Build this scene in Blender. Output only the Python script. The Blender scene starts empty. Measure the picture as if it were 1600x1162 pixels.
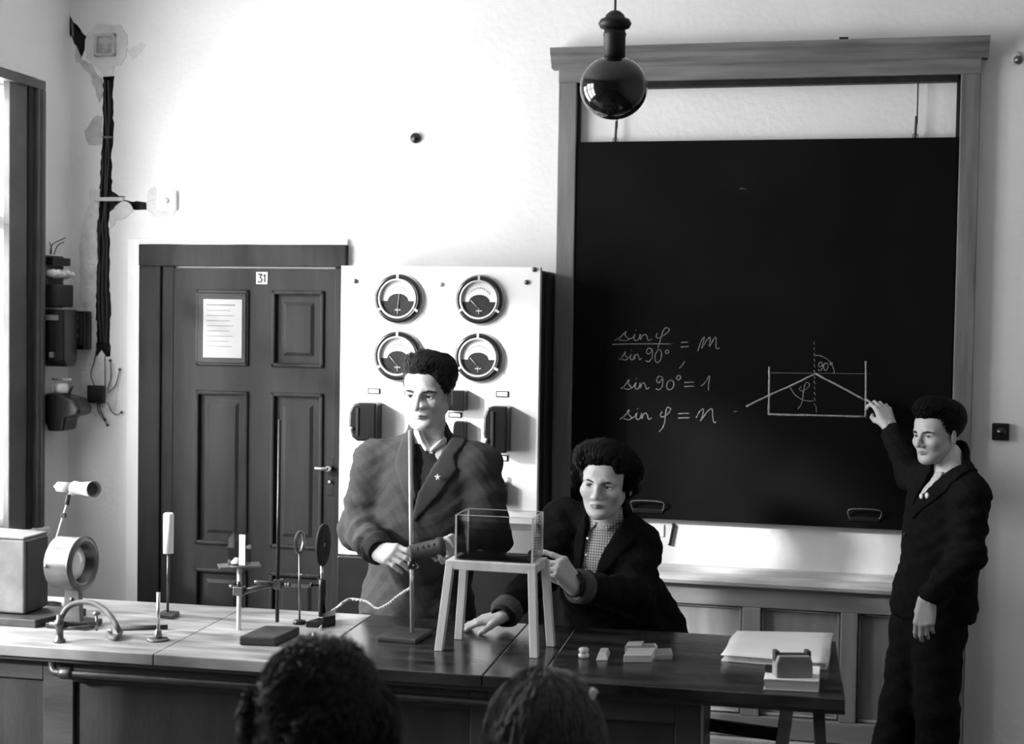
import bpy, bmesh, math, random
import numpy as np
from mathutils import Matrix, Vector
random.seed(7)
RNG = np.random.default_rng(7)
S = bpy.context.scene
COL = S.collection

# ------------------------------------------------------------------ camera
FPX = 2200.0
YAW, PITCH, ROLL = [math.radians(a) for a in (12.78, 2.08, -0.884)]
def cam_axes(yaw, pitch, roll):
    f = np.array([-math.sin(yaw)*math.cos(pitch), math.cos(yaw)*math.cos(pitch), -math.sin(pitch)])
    r = np.array([math.cos(yaw), math.sin(yaw), 0.0]); d = np.cross(f, r)
    return np.stack([math.cos(roll)*r+math.sin(roll)*d, -math.sin(roll)*r+math.cos(roll)*d, f])
CM = cam_axes(YAW, PITCH, ROLL)
CP = np.array([0.0, -5.9*CM[2][1], 1.85])
cam_data = bpy.data.cameras.new('camera')
cam_data.sensor_width = 36.0
cam_data.lens = FPX/1600.0*36.0
cam_data.clip_start = 0.05
cam_data.dof.use_dof = True
cam_data.dof.focus_distance = 4.9
cam_data.dof.aperture_fstop = 3.2
cam = bpy.data.objects.new('camera', cam_data); COL.objects.link(cam)
_r, _u, _b = CM[0], -CM[1], -CM[2]
cam.matrix_world = Matrix(((_r[0], _u[0], _b[0], CP[0]), (_r[1], _u[1], _b[1], CP[1]), (_r[2], _u[2], _b[2], CP[2]), (0, 0, 0, 1)))
S.camera = cam

# ------------------------------------------------------------------ light
S.view_settings.view_transform = 'Standard'
S.view_settings.look = 'None'
S.view_settings.gamma = 1.0
S.view_settings.use_curve_mapping = False
S.view_settings.exposure = EXPOSURE = 0.0
S.cycles.use_denoising = True
S.cycles.max_bounces = 10
S.cycles.diffuse_bounces = 6
S.cycles.sample_clamp_indirect = 6.0
w = bpy.data.worlds.new('overcast_sky'); S.world = w; w.use_nodes = True
bg = w.node_tree.nodes['Background']
bg.inputs[0].default_value = (1, 1, 1, 1)
bg.inputs[1].default_value = SKY = 22.0
SUN_DIR = Vector((1.2, 1.0, -0.6)).normalized()
sl = bpy.data.lights.new('sun', 'SUN'); sl.energy = 7.5; sl.angle = math.radians(3.5)
sun = bpy.data.objects.new('sun', sl); COL.objects.link(sun)
sun.location = (-8, -6, 6)
sun.rotation_euler = SUN_DIR.to_track_quat('-Z', 'Y').to_euler()

# ------------------------------------------------------------------ pixel -> place helpers (survey of the photograph)
def ray(x, y):
    return CM.T @ np.array([(x-800)/FPX, (y-581)/FPX, 1.0])
def aty(x, y, Y=0.0):
    d = ray(x, y); return CP + (Y-CP[1])/d[1]*d
def atz(x, y, Z):
    d = ray(x, y); return CP + (Z-CP[2])/d[2]*d
def atx(x, y, X):
    d = ray(x, y); return CP + (X-CP[0])/d[0]*d
def project(p):
    c = CM @ (np.asarray(p, float)-CP); return np.array([800+FPX*c[0]/c[2], 581+FPX*c[1]/c[2]])

# ------------------------------------------------------------------ materials (a black and white photograph: greys)
MATS = {}
def grey(name, v, rough=0.7, var=0.12, scale=12.0, bump=0.0, bscale=60.0, spec=0.3, stretch=(1, 1, 1), detail=5.0, metal=0.0, coat=0.0):
    m = bpy.data.materials.new(name); m.use_nodes = True
    nt = m.node_tree; b = nt.nodes['Principled BSDF']
    tc = nt.nodes.new('ShaderNodeTexCoord'); mp = nt.nodes.new('ShaderNodeMapping')
    mp.inputs['Scale'].default_value = stretch
    nt.links.new(tc.outputs['Object'], mp.inputs[0])
    n = nt.nodes.new('ShaderNodeTexNoise'); n.inputs['Scale'].default_value = scale; n.inputs['Detail'].default_value = detail
    nt.links.new(mp.outputs[0], n.inputs['Vector'])
    r = nt.nodes.new('ShaderNodeValToRGB')
    lo, hi = v*(1-var), min(1.0, v*(1+var))
    r.color_ramp.elements[0].position = 0.3; r.color_ramp.elements[1].position = 0.7
    r.color_ramp.elements[0].color = (lo, lo, lo, 1); r.color_ramp.elements[1].color = (hi, hi, hi, 1)
    nt.links.new(n.outputs['Fac'], r.inputs[0]); nt.links.new(r.outputs[0], b.inputs['Base Color'])
    b.inputs['Roughness'].default_value = rough
    b.inputs['Specular IOR Level'].default_value = spec
    b.inputs['Metallic'].default_value = metal
    b.inputs['Coat Weight'].default_value = coat
    if bump:
        n2 = nt.nodes.new('ShaderNodeTexNoise'); n2.inputs['Scale'].default_value = bscale; n2.inputs['Detail'].default_value = 4
        nt.links.new(mp.outputs[0], n2.inputs['Vector'])
        bp = nt.nodes.new('ShaderNodeBump'); bp.inputs['Strength'].default_value = bump; bp.inputs['Distance'].default_value = 0.01
        nt.links.new(n2.outputs['Fac'], bp.inputs['Height']); nt.links.new(bp.outputs[0], b.inputs['Normal'])
    MATS[name] = m
    return m
def glass(name, tint=0.97, rough=0.0, ior=1.45):
    m = bpy.data.materials.new(name); m.use_nodes = True
    b = m.node_tree.nodes['Principled BSDF']
    b.inputs['Base Color'].default_value = (tint, tint, tint, 1)
    b.inputs['Transmission Weight'].default_value = 1.0
    b.inputs['Roughness'].default_value = rough; b.inputs['IOR'].default_value = ior
    MATS[name] = m; return m
def pane_glass(name, mix=0.12, tint=0.95):
    # thin sheet: mostly see-through with a fresnel sheen
    m = bpy.data.materials.new(name); m.use_nodes = True; nt = m.node_tree
    nt.nodes.remove(nt.nodes['Principled BSDF']); out = nt.nodes['Material Output']
    t = nt.nodes.new('ShaderNodeBsdfTransparent'); t.inputs[0].default_value = (tint, tint, tint, 1)
    g = nt.nodes.new('ShaderNodeBsdfGlossy'); g.inputs['Roughness'].default_value = 0.02
    lw_ = nt.nodes.new('ShaderNodeLayerWeight'); lw_.inputs[0].default_value = 0.5
    pw = nt.nodes.new('ShaderNodeMath'); pw.operation = 'POWER'; pw.inputs[1].default_value = 5.0
    nt.links.new(lw_.outputs['Facing'], pw.inputs[0])
    f = nt.nodes.new('ShaderNodeMath'); f.operation = 'MULTIPLY_ADD'; f.inputs[1].default_value = 0.9; f.inputs[2].default_value = 0.04
    nt.links.new(pw.outputs[0], f.inputs[0])
    mx = nt.nodes.new('ShaderNodeMixShader')
    nt.links.new(f.outputs[0], mx.inputs[0]); nt.links.new(t.outputs[0], mx.inputs[1]); nt.links.new(g.outputs[0], mx.inputs[2])
    nt.links.new(mx.outputs[0], out.inputs[0]); MATS[name] = m; return m

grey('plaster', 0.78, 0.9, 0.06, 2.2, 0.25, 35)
grey('plaster_white', 0.88, 0.9, 0.03, 3.0, 0.2, 40)
grey('plaster_patch', 0.50, 0.95, 0.22, 14, 0.8, 40)
grey('plaster_patch_pale', 0.66, 0.95, 0.12, 14, 0.6, 40)
grey('plaster_stain', 0.40, 0.95, 0.3, 25, 0.6, 40)
grey('mortar_dark', 0.035, 0.95, 0.5, 30, 0.8, 50)
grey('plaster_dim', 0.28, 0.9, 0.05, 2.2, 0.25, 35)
grey('ceiling_white', 0.65, 0.9, 0.03, 2)
grey('floor_boards', 0.10, 0.6, 0.3, 6, 0.1, 30, stretch=(0.4, 6, 1))
grey('door_paint', 0.022, 0.45, 0.22, 5, 0.08, 50, spec=0.12, stretch=(3, 3, 0.5))
grey('door_frame', 0.022, 0.5, 0.3, 6, 0.1, 50, spec=0.12, stretch=(4, 4, 0.5))
grey('door_dark', 0.016, 0.5, 0.3, 6)
grey('frame_wood', 0.155, 0.55, 0.3, 7, 0.12, 60, stretch=(4, 4, 0.4))
grey('frame_wood_h', 0.155, 0.55, 0.35, 7, 0.12, 60, stretch=(0.4, 4, 4))
grey('panel_wood', 0.27, 0.6, 0.16, 6, 0.1, 60, stretch=(3, 3, 0.5))
grey('panel_wood_rail', 0.26, 0.6, 0.2, 6, 0.1, 60, stretch=(0.5, 3, 3))
grey('ledge_pale', 0.52, 0.6, 0.25, 9, 0.1, 40, stretch=(0.6, 3, 3))
grey('slate', 0.0035, 0.75, 0.5, 3.0, 0.1, 80, spec=0.10, detail=8)
grey('table_top_sunlit', 0.29, 0.35, 0.50, 7, 0.06, 50, stretch=(0.5, 3, 1), detail=8, spec=0.5)  # left boards: sunlight on the bench painted in as a lighter base colour
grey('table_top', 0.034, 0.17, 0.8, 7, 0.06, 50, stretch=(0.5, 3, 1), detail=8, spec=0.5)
grey('table_edge', 0.05, 0.4, 0.35, 8, 0.1, 50, stretch=(0.4, 3, 3))
grey('cabinet_paint', 0.055, 0.5, 0.3, 5, 0.1, 50, stretch=(0.6, 2, 2))
grey('cabinet_panel', 0.04, 0.5, 0.3, 5, 0.1, 50, stretch=(2, 2, 0.6))
grey('pale_wood', 0.62, 0.5, 0.12, 8, 0.06, 60, stretch=(3, 3, 0.5))
grey('mid_wood', 0.22, 0.5, 0.25, 10, 0.1, 60, stretch=(0.6, 4, 4))
grey('dark_wood', 0.05, 0.5, 0.4, 12, 0.15, 60)
grey('marble', 0.76, 0.35, 0.04, 4, spec=0.4)
grey('black_paint', 0.010, 0.35, 0.3, 10, spec=0.5)
grey('bakelite', 0.010, 0.25, 0.2, 10, spec=0.5)
grey('black_soft', 0.02, 0.7, 0.3, 10)
grey('dial_white', 0.85, 0.5, 0.02, 4)
grey('dial_dark', 0.025, 0.5, 0.1, 4)
grey('bezel_grey', 0.42, 0.35, 0.1, 10, spec=0.5)
grey('porcelain', 0.85, 0.2, 0.05, 8, spec=0.5)
grey('porcelain_grey', 0.6, 0.4, 0.15, 8, spec=0.5)
grey('notice_paper', 0.40, 0.8, 0.06, 6)
grey('plate_white', 0.6, 0.4, 0.03, 6)
grey('paper', 0.60, 0.8, 0.06, 6)
grey('paper_bright', 0.82, 0.8, 0.06, 6)
grey('paper_edge', 0.6, 0.8, 0.25, 40, stretch=(0.3, 0.3, 20))
grey('chalk', 0.30, 0.95, 0.35, 130)
grey('chalk_thin', 0.19, 0.95, 0.45, 110)
grey('chalk_faint', 0.10, 0.6, 0.5, 130)
grey('brass', 0.22, 0.3, 0.2, 20, metal=0.85)
grey('steel', 0.62, 0.25, 0.1, 20, metal=0.9)
grey('steel_dark', 0.13, 0.35, 0.25, 20, metal=0.7)
grey('rubber', 0.11, 0.55, 0.2, 20)
grey('rubber_dark', 0.04, 0.6, 0.2, 20)
grey('candle_white', 0.86, 0.45, 0.03, 10)
grey('box_grey', 0.17, 0.5, 0.3, 9, 0.1, 50)
grey('box_dark', 0.022, 0.5, 0.3, 9)
grey('lens_tint', 0.75, 0.05, 0.02, 4, spec=0.6)
grey('cord_pale', 0.6, 0.7, 0.2, 200)
grey('cord_dark', 0.05, 0.7, 0.2, 200)
grey('lamp_black', 0.006, 0.06, 0.1, 4, spec=0.6)
grey('iron_black', 0.01, 0.5, 0.3, 20)
glass('clear_glass', 0.97)
glass('water', 0.93, 0.0, 1.33)
pane_glass('window_glass')
pane_glass('tank_glass', tint=0.9)

# ------------------------------------------------------------------ mesh helpers
class MB:
    """collects shapes for one mesh object"""
    def __init__(self): self.v = []; self.f = []; self.smooth = []; self.mi = []
    def add(self, V, Fc, smooth=False, mi=0):
        o = len(self.v); self.v += [tuple(map(float, p)) for p in V]
        for f in Fc: self.f.append(tuple(i+o for i in f)); self.smooth.append(smooth); self.mi.append(mi)
        return self
    def box(self, a, b, mi=0, R=None, c=None):
        x0, y0, z0 = a; x1, y1, z1 = b
        x0, x1 = min(x0, x1), max(x0, x1); y0, y1 = min(y0, y1), max(y0, y1); z0, z1 = min(z0, z1), max(z0, z1)
        V = [(x0, y0, z0), (x1, y0, z0), (x1, y1, z0), (x0, y1, z0), (x0, y0, z1), (x1, y0, z1), (x1, y1, z1), (x0, y1, z1)]
        if R is not None:
            c = np.array(c if c is not None else (0, 0, 0)); V = [tuple(c + R@(np.array(p)-c)) for p in V]
        return self.add(V, [(0, 3, 2, 1), (4, 5, 6, 7), (0, 1, 5, 4), (1, 2, 6, 5), (2, 3, 7, 6), (3, 0, 4, 7)], mi=mi)
    def hexa(self, lo, hi, mi=0):
        """lo, hi: four corners each, counter-clockwise from above"""
        return self.add(list(lo)+list(hi), [(0, 3, 2, 1), (4, 5, 6, 7), (0, 1, 5, 4), (1, 2, 6, 5), (2, 3, 7, 6), (3, 0, 4, 7)], mi=mi)
    def tube(self, pts, r, n=10, cap=True, smooth=True, mi=0, flat=1.0):
        P = [np.array(p, float) for p in pts]; m = len(P)
        rs = [r]*m if np.isscalar(r) else list(r)
        V = []; prev = None
        for i in range(m):
            t = P[min(i+1, m-1)]-P[max(i-1, 0)]; t = t/(np.linalg.norm(t)+1e-12)
            if prev is None:
                a = np.array([0, 0, 1.0]) if abs(t[2]) < 0.9 else np.array([1.0, 0, 0])
                u = np.cross(t, a)
            else: u = prev - t*np.dot(prev, t)
            u /= np.linalg.norm(u)+1e-12; prev = u; w_ = np.cross(t, u)
            for k in range(n):
                a = 2*math.pi*k/n; V.append(P[i]+rs[i]*(math.cos(a)*u+math.sin(a)*w_*flat))
        Fc = []
        for i in range(m-1):
            for k in range(n):
                k2 = (k+1) % n; Fc.append((i*n+k, i*n+k2, (i+1)*n+k2, (i+1)*n+k))
        o = len(self.v)
        self.add(V, Fc, smooth, mi)
        if cap:
            self.add([], [], False)
            self.f.append(tuple(o+k for k in range(n))[::-1]); self.smooth.append(False); self.mi.append(mi)
            self.f.append(tuple(o+(m-1)*n+k for k in range(n))); self.smooth.append(False); self.mi.append(mi)
        return self
    def lathe(self, prof, c=(0, 0, 0), axis=(0, 0, 1), n=32, smooth=True, mi=0, sx=1.0, caps=True):
        """prof: list of (radius, height) along axis from c"""
        ax = np.array(axis, float); ax /= np.linalg.norm(ax)
        a = np.array([0, 0, 1.0]) if abs(ax[2]) < 0.9 else np.array([1.0, 0, 0])
        u = np.cross(a, ax); u /= np.linalg.norm(u); v = np.cross(ax, u); c = np.array(c, float)
        V = []
        for (r, h) in prof:
            for k in range(n):
                t = 2*math.pi*k/n; V.append(c+ax*h+r*(math.cos(t)*u+math.sin(t)*v*sx))
        Fc = []
        for i in range(len(prof)-1):
            for k in range(n):
                k2 = (k+1) % n; Fc.append((i*n+k, i*n+k2, (i+1)*n+k2, (i+1)*n+k))
        o = len(self.v); self.add(V, Fc, smooth, mi)
        if caps and prof[0][0] > 1e-4: self.f.append(tuple(o+k for k in range(n))[::-1]); self.smooth.append(False); self.mi.append(mi)
        if caps and prof[-1][0] > 1e-4: self.f.append(tuple(o+(len(prof)-1)*n+k for k in range(n))); self.smooth.append(False); self.mi.append(mi)
        return self
    def prism(self, poly, o, u, v, w_, d0, d1, mi=0, smooth=False):
        """polygon (list of 2-D points along u, v) pushed from d0 to d1 along w"""
        o, u, v, w_ = [np.array(q, float) for q in (o, u, v, w_)]
        n = len(poly)
        V = [o+u*p[0]+v*p[1]+w_*d0 for p in poly]+[o+u*p[0]+v*p[1]+w_*d1 for p in poly]
        Fc = [(k, (k+1) % n, n+(k+1) % n, n+k) for k in range(n)]
        self.add(V, Fc, smooth, mi)
        b = len(self.v)-2*n
        self.f.append(tuple(b+k for k in range(n))[::-1]); self.smooth.append(False); self.mi.append(mi)
        self.f.append(tuple(b+n+k for k in range(n))); self.smooth.append(False); self.mi.append(mi)
        return self
    def build(self, name, mats, parent=None, bevel=0.0, seg=2):
        me = bpy.data.meshes.new(name)
        me.from_pydata(self.v, [], self.f)
        if not isinstance(mats, (list, tuple)): mats = [mats]
        for m in mats: me.materials.append(MATS[m] if isinstance(m, str) else m)
        me.polygons.foreach_set('use_smooth', self.smooth)
        me.polygons.foreach_set('material_index', self.mi)
        bm = bmesh.new(); bm.from_mesh(me); bmesh.ops.recalc_face_normals(bm, faces=bm.faces); bm.to_mesh(me); bm.free()
        me.update()
        o = bpy.data.objects.new(name, me); COL.objects.link(o)
        if parent is not None: adopt(o, parent)
        if bevel:
            md = o.modifiers.new('bevel', 'BEVEL'); md.width = bevel; md.segments = seg; md.limit_method = 'ANGLE'; md.angle_limit = math.radians(40)
        return o
def root_loc(o):
    l = Vector(o.location)
    while o.parent is not None: o = o.parent; l = l + Vector(o.location) if False else l
    return l
def adopt(o, parent):
    o.parent = parent
    m = Matrix.Identity(4); q = parent; chain = []
    while q is not None: chain.append(q); q = q.parent
    for q in reversed(chain): m = m @ q.matrix_parent_inverse @ Matrix.Translation(q.location)
    o.matrix_parent_inverse = m.inverted()
def tag(o, label=None, cat=None, group=None, kind=None):
    if label: o['label'] = label
    if cat: o['category'] = cat
    if group: o['group'] = group
    if kind: o['kind'] = kind
    return o
def thing(name, loc, label, cat, group=None, kind=None):
    o = bpy.data.objects.new(name, None); COL.objects.link(o)
    o.empty_display_size = 0.05; o.location = tuple(float(c) for c in loc)
    return tag(o, label, cat, group, kind)
def struct(o, label=None): o['kind'] = 'structure'; 
def bez(p, n=8):
    """smooth curve through the points (Catmull-Rom)"""
    P = [np.array(q, float) for q in p]; P = [2*P[0]-P[1]]+P+[2*P[-1]-P[-2]]; out = []
    for i in range(1, len(P)-2):
        for k in range(n):
            t = k/n; a, b, c, d = P[i-1], P[i], P[i+1], P[i+2]
            out.append(0.5*((2*b)+(c-a)*t+(2*a-5*b+4*c-d)*t*t+(3*b-a-3*c+d)*t**3))
    out.append(P[-2]); return out
def rotz(a): c, s = math.cos(a), math.sin(a); return np.array([[c, -s, 0], [s, c, 0], [0, 0, 1.0]])
def rotx(a): c, s = math.cos(a), math.sin(a); return np.array([[1.0, 0, 0], [0, c, -s], [0, s, c]])
def roty(a): c, s = math.cos(a), math.sin(a); return np.array([[c, 0, s], [0, 1.0, 0], [-s, 0, c]])
# ================================================================== THE ROOM
XL, XR, YB, ZC = -3.358, 1.75, -8.2, 3.55
TH = 0.15
def filled(name, outer, holes, depth, mat, hole_mat, parent=None):
    """wall face in the plane y = 0 with irregular recesses cut into it"""
    bm = bmesh.new(); edges = []
    for loop in [outer]+holes:
        vs = [bm.verts.new((p[0], 0.0, p[1])) for p in loop]
        edges += [bm.edges.new((vs[i], vs[(i+1) % len(vs)])) for i in range(len(vs))]
    bmesh.ops.triangle_fill(bm, use_beauty=True, use_dissolve=False, edges=edges)
    for f in bm.faces:
        f.normal_update()
        if f.normal.y > 0: f.normal_flip()
    for loop in holes:
        a = [bm.verts.new((p[0], 0.0, p[1])) for p in loop]
        cx = sum(p[0] for p in loop)/len(loop); cz = sum(p[1] for p in loop)/len(loop)
        b = [bm.verts.new((p[0], depth, p[1])) for p in loop]
        n = len(loop)
        for i in range(n):
            f = bm.faces.new((a[i], a[(i+1) % n], b[(i+1) % n], b[i])); f.material_index = 1
        f = bm.faces.new(b); f.material_index = 1
    me = bpy.data.meshes.new(name); bm.to_mesh(me); bm.free()
    me.materials.append(MATS[mat]); me.materials.append(MATS[hole_mat])
    o = bpy.data.objects.new(name, me); COL.objects.link(o)
    return o
def wallpts(pts): return [(float(aty(x, y)[0]), float(aty(x, y)[2])) for x, y in pts]
def rough(pts, amp=0.004, step=0.02):
    out = []
    P = wallpts(pts)
    for i in range(len(P)):
        a, b = np.array(P[i]), np.array(P[(i+1) % len(P)]); n = max(1, int(np.linalg.norm(b-a)/step))
        for k in range(n):
            q = a+(b-a)*k/n; q = q+RNG.uniform(-amp, amp, 2); out.append((float(q[0]), float(q[1])))
    return out
chases = [
    rough([(75, 9), (97, 9), (108, 18), (114, 34), (125, 46), (135, 56), (132, 78), (127, 90), (120, 74), (112, 58), (99, 44), (88, 27)]),
    rough([(161, 119), (178, 119), (176, 150), (177, 185), (178, 210), (174, 240), (176, 262), (174, 298), (186, 306), (195, 308), (193, 313), (228, 316), (229, 327), (208, 328), (196, 322), (182, 321),
           (172, 332), (170, 352), (172, 380), (171, 430), (173, 490), (172, 556), (166, 556), (158, 548), (150, 556), (149, 500), (151, 440), (153, 400), (152, 360), (155, 320), (156, 300), (157, 262), (159, 230), (161, 190)]),
    rough([(133, 204), (146, 196), (152, 205), (152, 219), (140, 220)], 0.003),
]
wall_back = filled('wall_back', [(XL, 0), (XR, 0), (XR, ZC), (XL, ZC)], chases, 0.035, 'plaster', 'mortar_dark')
tag(wall_back, 'white plastered back wall with chased cable channels', kind='structure')
m = MB()
m.box((XL-TH, 0.045, 0), (XR+0.2, 0.3, ZC)); o = m.build('wall_core', 'plaster', wall_back)
# plaster patches beside the channel (thin relief on the wall)
def patch(name, pts, mat, t=0.004, amp=0.005):
    P = rough(pts, amp, 0.015)
    mb = MB(); mb.prism(P, (0, 0, 0), (1, 0, 0), (0, 0, 1), (0, -1, 0), -0.002, t)
    return mb.build(name, mat, wall_back)
patch('plaster_patch', [(136, 50), (150, 40), (170, 37), (190, 40), (199, 55), (199, 88), (190, 101), (178, 104), (176, 117), (160, 117), (150, 104), (136, 92), (134, 70)], 'plaster_patch_pale')
patch('plaster_patch', [(121, 72), (127, 92), (143, 100), (152, 118), (160, 122), (160, 150), (155, 160), (150, 145), (142, 118), (130, 104), (120, 96), (117, 84)], 'plaster_patch')
patch('plaster_patch', [(131, 205), (142, 190), (152, 180), (160, 182), (159, 226), (140, 228), (136, 216)], 'plaster_patch', 0.003)
patch('plaster_patch', [(140, 294), (156, 296), (155, 318), (152, 345), (151, 400), (149, 470), (146, 500), (136, 500), (126, 470), (125, 380), (132, 340), (141, 318)], 'plaster_patch_pale')
patch('plaster_patch', [(173, 333), (180, 322), (196, 313), (206, 320), (209, 330), (195, 341), (182, 345), (172, 356)], 'plaster_patch_pale')
patch('plaster_patch', [(229, 300), (240, 292), (247, 297), (246, 328), (276, 330), (268, 340), (245, 340), (231, 330)], 'plaster_patch_pale', 0.003)
patch('plaster_patch', [(120, 500), (150, 500), (150, 560), (175, 560), (186, 590), (180, 640), (150, 650), (128, 640), (122, 580)], 'plaster_patch_pale', 0.002)
patch('plaster_patch', [(200, 78), (212, 72), (220, 66), (226, 72), (222, 82), (206, 92)], 'plaster_patch_pale', 0.002)
patch('plaster_patch', [(52, 8), (72, 10), (76, 22), (70, 32), (56, 30)], 'plaster_patch_pale', 0.002)
m = MB(); m.box(aty(148, 308, -0.012), aty(194, 314, 0.0)); m.build('conduit_strap', 'plaster_patch_pale', wall_back)
m = MB(); m.box((0, -0.006, 0)+aty(160, 213), aty(176, 216)); m.build('conduit_strap', 'steel_dark', wall_back)
# cables lying in the chase
m = MB()
for dx in (0, 5, 10):
    m.tube(bez([aty(160+dx+random.uniform(-2, 2), y, 0.012) for y in range(125, 300, 30)]+[aty(156+dx*1.1+random.uniform(-2, 2), y, 0.012) for y in range(325, 552, 30)]), 0.005, 6)
m.build('cable', 'cord_dark', wall_back)
# other walls
def pboxes(name, boxes, mat, label):
    mb = MB()
    for a, b in boxes: mb.box(a, b)
    return tag(mb.build(name, mat), label, kind='structure')
WZ0, WZ1 = 0.92, 2.86
WIN = [(-0.27, -1.36), (-1.46, -3.10)]          # window openings along the left wall (y near, y far)
WT = [2.86, 3.05, 3.05]
bl = [((XL-TH, 0.045, 0), (XL, YB, WZ0)), ((XL-TH, 0.045, 3.05), (XL, YB, ZC)), ((XL-TH, 0.045, WZ1), (XL, WIN[0][1], 3.05))]
prev = 0.045
for a, b in WIN:
    bl.append(((XL-TH, prev, WZ0), (XL, a, WZ1 if a == WIN[0][0] else 3.05))); prev = b
bl.append(((XL-TH, prev, WZ0), (XL, YB, 3.05)))
wall_left = pboxes('wall_left', bl, 'plaster', 'white plastered window wall')
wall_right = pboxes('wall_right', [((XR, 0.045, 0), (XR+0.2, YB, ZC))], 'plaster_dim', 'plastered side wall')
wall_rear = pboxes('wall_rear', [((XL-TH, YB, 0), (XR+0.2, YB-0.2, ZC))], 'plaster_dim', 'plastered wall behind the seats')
floor = pboxes('floor', [((XL-TH, YB-0.2, -0.1), (XR+0.2, 0.3, 0))], 'floor_boards', 'dark boarded classroom floor')
ceiling = pboxes('ceiling', [((XL-TH, YB-0.2, ZC), (XR+0.2, 0.3, ZC+0.15))], 'ceiling_white', 'white ceiling')

grey('window_paint', 0.10, 0.4, 0.2, 6)
def window(name, a, b, label, shutter=False, WZ1=3.05):
    t = thing(name, (XL-0.1, (a+b)/2, WZ0), label, None, kind='structure')
    xo = XL-0.10
    for part, bx in (('frame_post', ((xo-0.04, a, WZ0), (xo+0.04, a-0.06, WZ1))), ('frame_post', ((xo-0.04, b, WZ0), (xo+0.04, b+0.06, WZ1))),
                     ('frame_rail', ((xo-0.04, a-0.06, WZ0), (xo+0.04, b+0.06, WZ0+0.06))), ('frame_rail', ((xo-0.04, a-0.06, WZ1-0.06), (xo+0.04, b+0.06, WZ1))),
                     ('mullion', ((xo-0.03, (a+b)/2+0.04, WZ0+0.06), (xo+0.03, (a+b)/2-0.04, WZ1-0.06))),
                     ('transom', ((xo-0.03, a-0.06, 2.2), (xo+0.03, b+0.06, 2.26)))):
        MB().box(*bx).build(part, 'window_paint', t, 0.006)
    MB().box((XL-0.12, a+0.03, WZ0-0.03), (XL+0.06, b-0.03, WZ0+0.005)).build('window_sill', 'plaster_white', t, 0.006)
    mid = (a+b)/2
    for y0, y1 in ((a-0.06, mid+0.04), (mid-0.04, b+0.06)):
        for z0, z1 in ((WZ0+0.06, 2.2), (2.26, WZ1-0.06)):
            MB().box((xo-0.003, y0, z0), (xo+0.003, y1, z1)).build('pane', 'window_glass', t)
    if shutter:   # folded dark inside shutter with a moulded casing beside the corner
        MB().box((XL, a+0.025, WZ0-0.03), (XL+0.035, a-0.035, WZ1-0.05)).build('casing', 'window_paint', t, 0.006)
        MB().box((XL+0.005, a-0.005, WZ0-0.03), (XL+0.045, a-0.018, WZ1-0.05)).build('casing_bead', 'window_paint', t, 0.004)
        MB().box((XL-0.10, a-0.05, WZ0), (XL+0.02, a-0.085, WZ1-0.03)).build('shutter_leaf', 'black_soft', t, 0.004)
        MB().box((XL-0.02, a-0.085, WZ0), (XL+0.012, a-0.215, WZ1-0.03)).build('shutter_leaf', 'window_paint', t, 0.004)
        MB().box((XL-0.05, a+0.03, WZ1-0.05), (XL+0.03, a-0.33, WZ1-0.01)).build('casing_head', 'window_paint', t, 0.004)
    return t
window('window_1', *WIN[0], 'tall window beside the corner with a folded dark shutter', True, WZ1)
# white net curtain drawn across the first window
nm = bpy.data.materials.new('net_curtain'); nm.use_nodes = True; MATS['net_curtain'] = nm
nt = nm.node_tree; nt.nodes.remove(nt.nodes['Principled BSDF'])
tr = nt.nodes.new('ShaderNodeBsdfTranslucent'); tr.inputs[0].default_value = (.8, .8, .8, 1)
df = nt.nodes.new('ShaderNodeBsdfDiffuse'); df.inputs[0].default_value = (.8, .8, .8, 1)
mx = nt.nodes.new('ShaderNodeMixShader'); mx.inputs[0].default_value = .5
tp_ = nt.nodes.new('ShaderNodeBsdfTransparent'); mx2 = nt.nodes.new('ShaderNodeMixShader'); mx2.inputs[0].default_value = .8
nt.links.new(tr.outputs[0], mx.inputs[1]); nt.links.new(df.outputs[0], mx.inputs[2])
nt.links.new(mx.outputs[0], mx2.inputs[1]); nt.links.new(tp_.outputs[0], mx2.inputs[2]); nt.links.new(mx2.outputs[0], nt.nodes['Material Output'].inputs[0])
m = MB(); n = 90; ya_, yb_ = WIN[0][0]-0.11, WIN[0][1]+0.01
V = []
for i in range(n+1):
    yy = ya_+(yb_-ya_)*i/n; xx = XL-0.035+0.010*math.sin(i*0.9)+0.005*math.sin(i*2.1)
    V += [(xx, yy, WZ0+0.03), (xx, yy, WZ1-0.02)]
m.add(V, [(2*i, 2*i+2, 2*i+3, 2*i+1) for i in range(n)], True)
ct = thing('curtain', (XL-0.065, -0.7, WZ0), 'white net curtain drawn across the window beside the corner', 'curtain')
m.build('cloth', 'net_curtain', ct)
MB().tube([(XL-0.035, WIN[0][0]-0.095, WZ1-0.02), (XL-0.035, WIN[0][1]+0.005, WZ1-0.02)], 0.008, 8).build('rod', 'brass', ct)
window('window_2', *WIN[1], 'tall window in the middle of the left wall')
for i, (a, b) in enumerate(WIN):
    WTop = WT[i]   # daylight portals: guide the sky through the openings
    L = bpy.data.lights.new('window_portal', 'AREA'); L.shape = 'RECTANGLE'; L.size = abs(a-b); L.size_y = WTop-WZ0
    L.cycles.is_portal = True
    po = bpy.data.objects.new('window_portal', L); COL.objects.link(po)
    po.location = (XL-0.14, (a+b)/2, (WZ0+WTop)/2); po.rotation_euler = (math.radians(90), 0, math.radians(-90))

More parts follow.
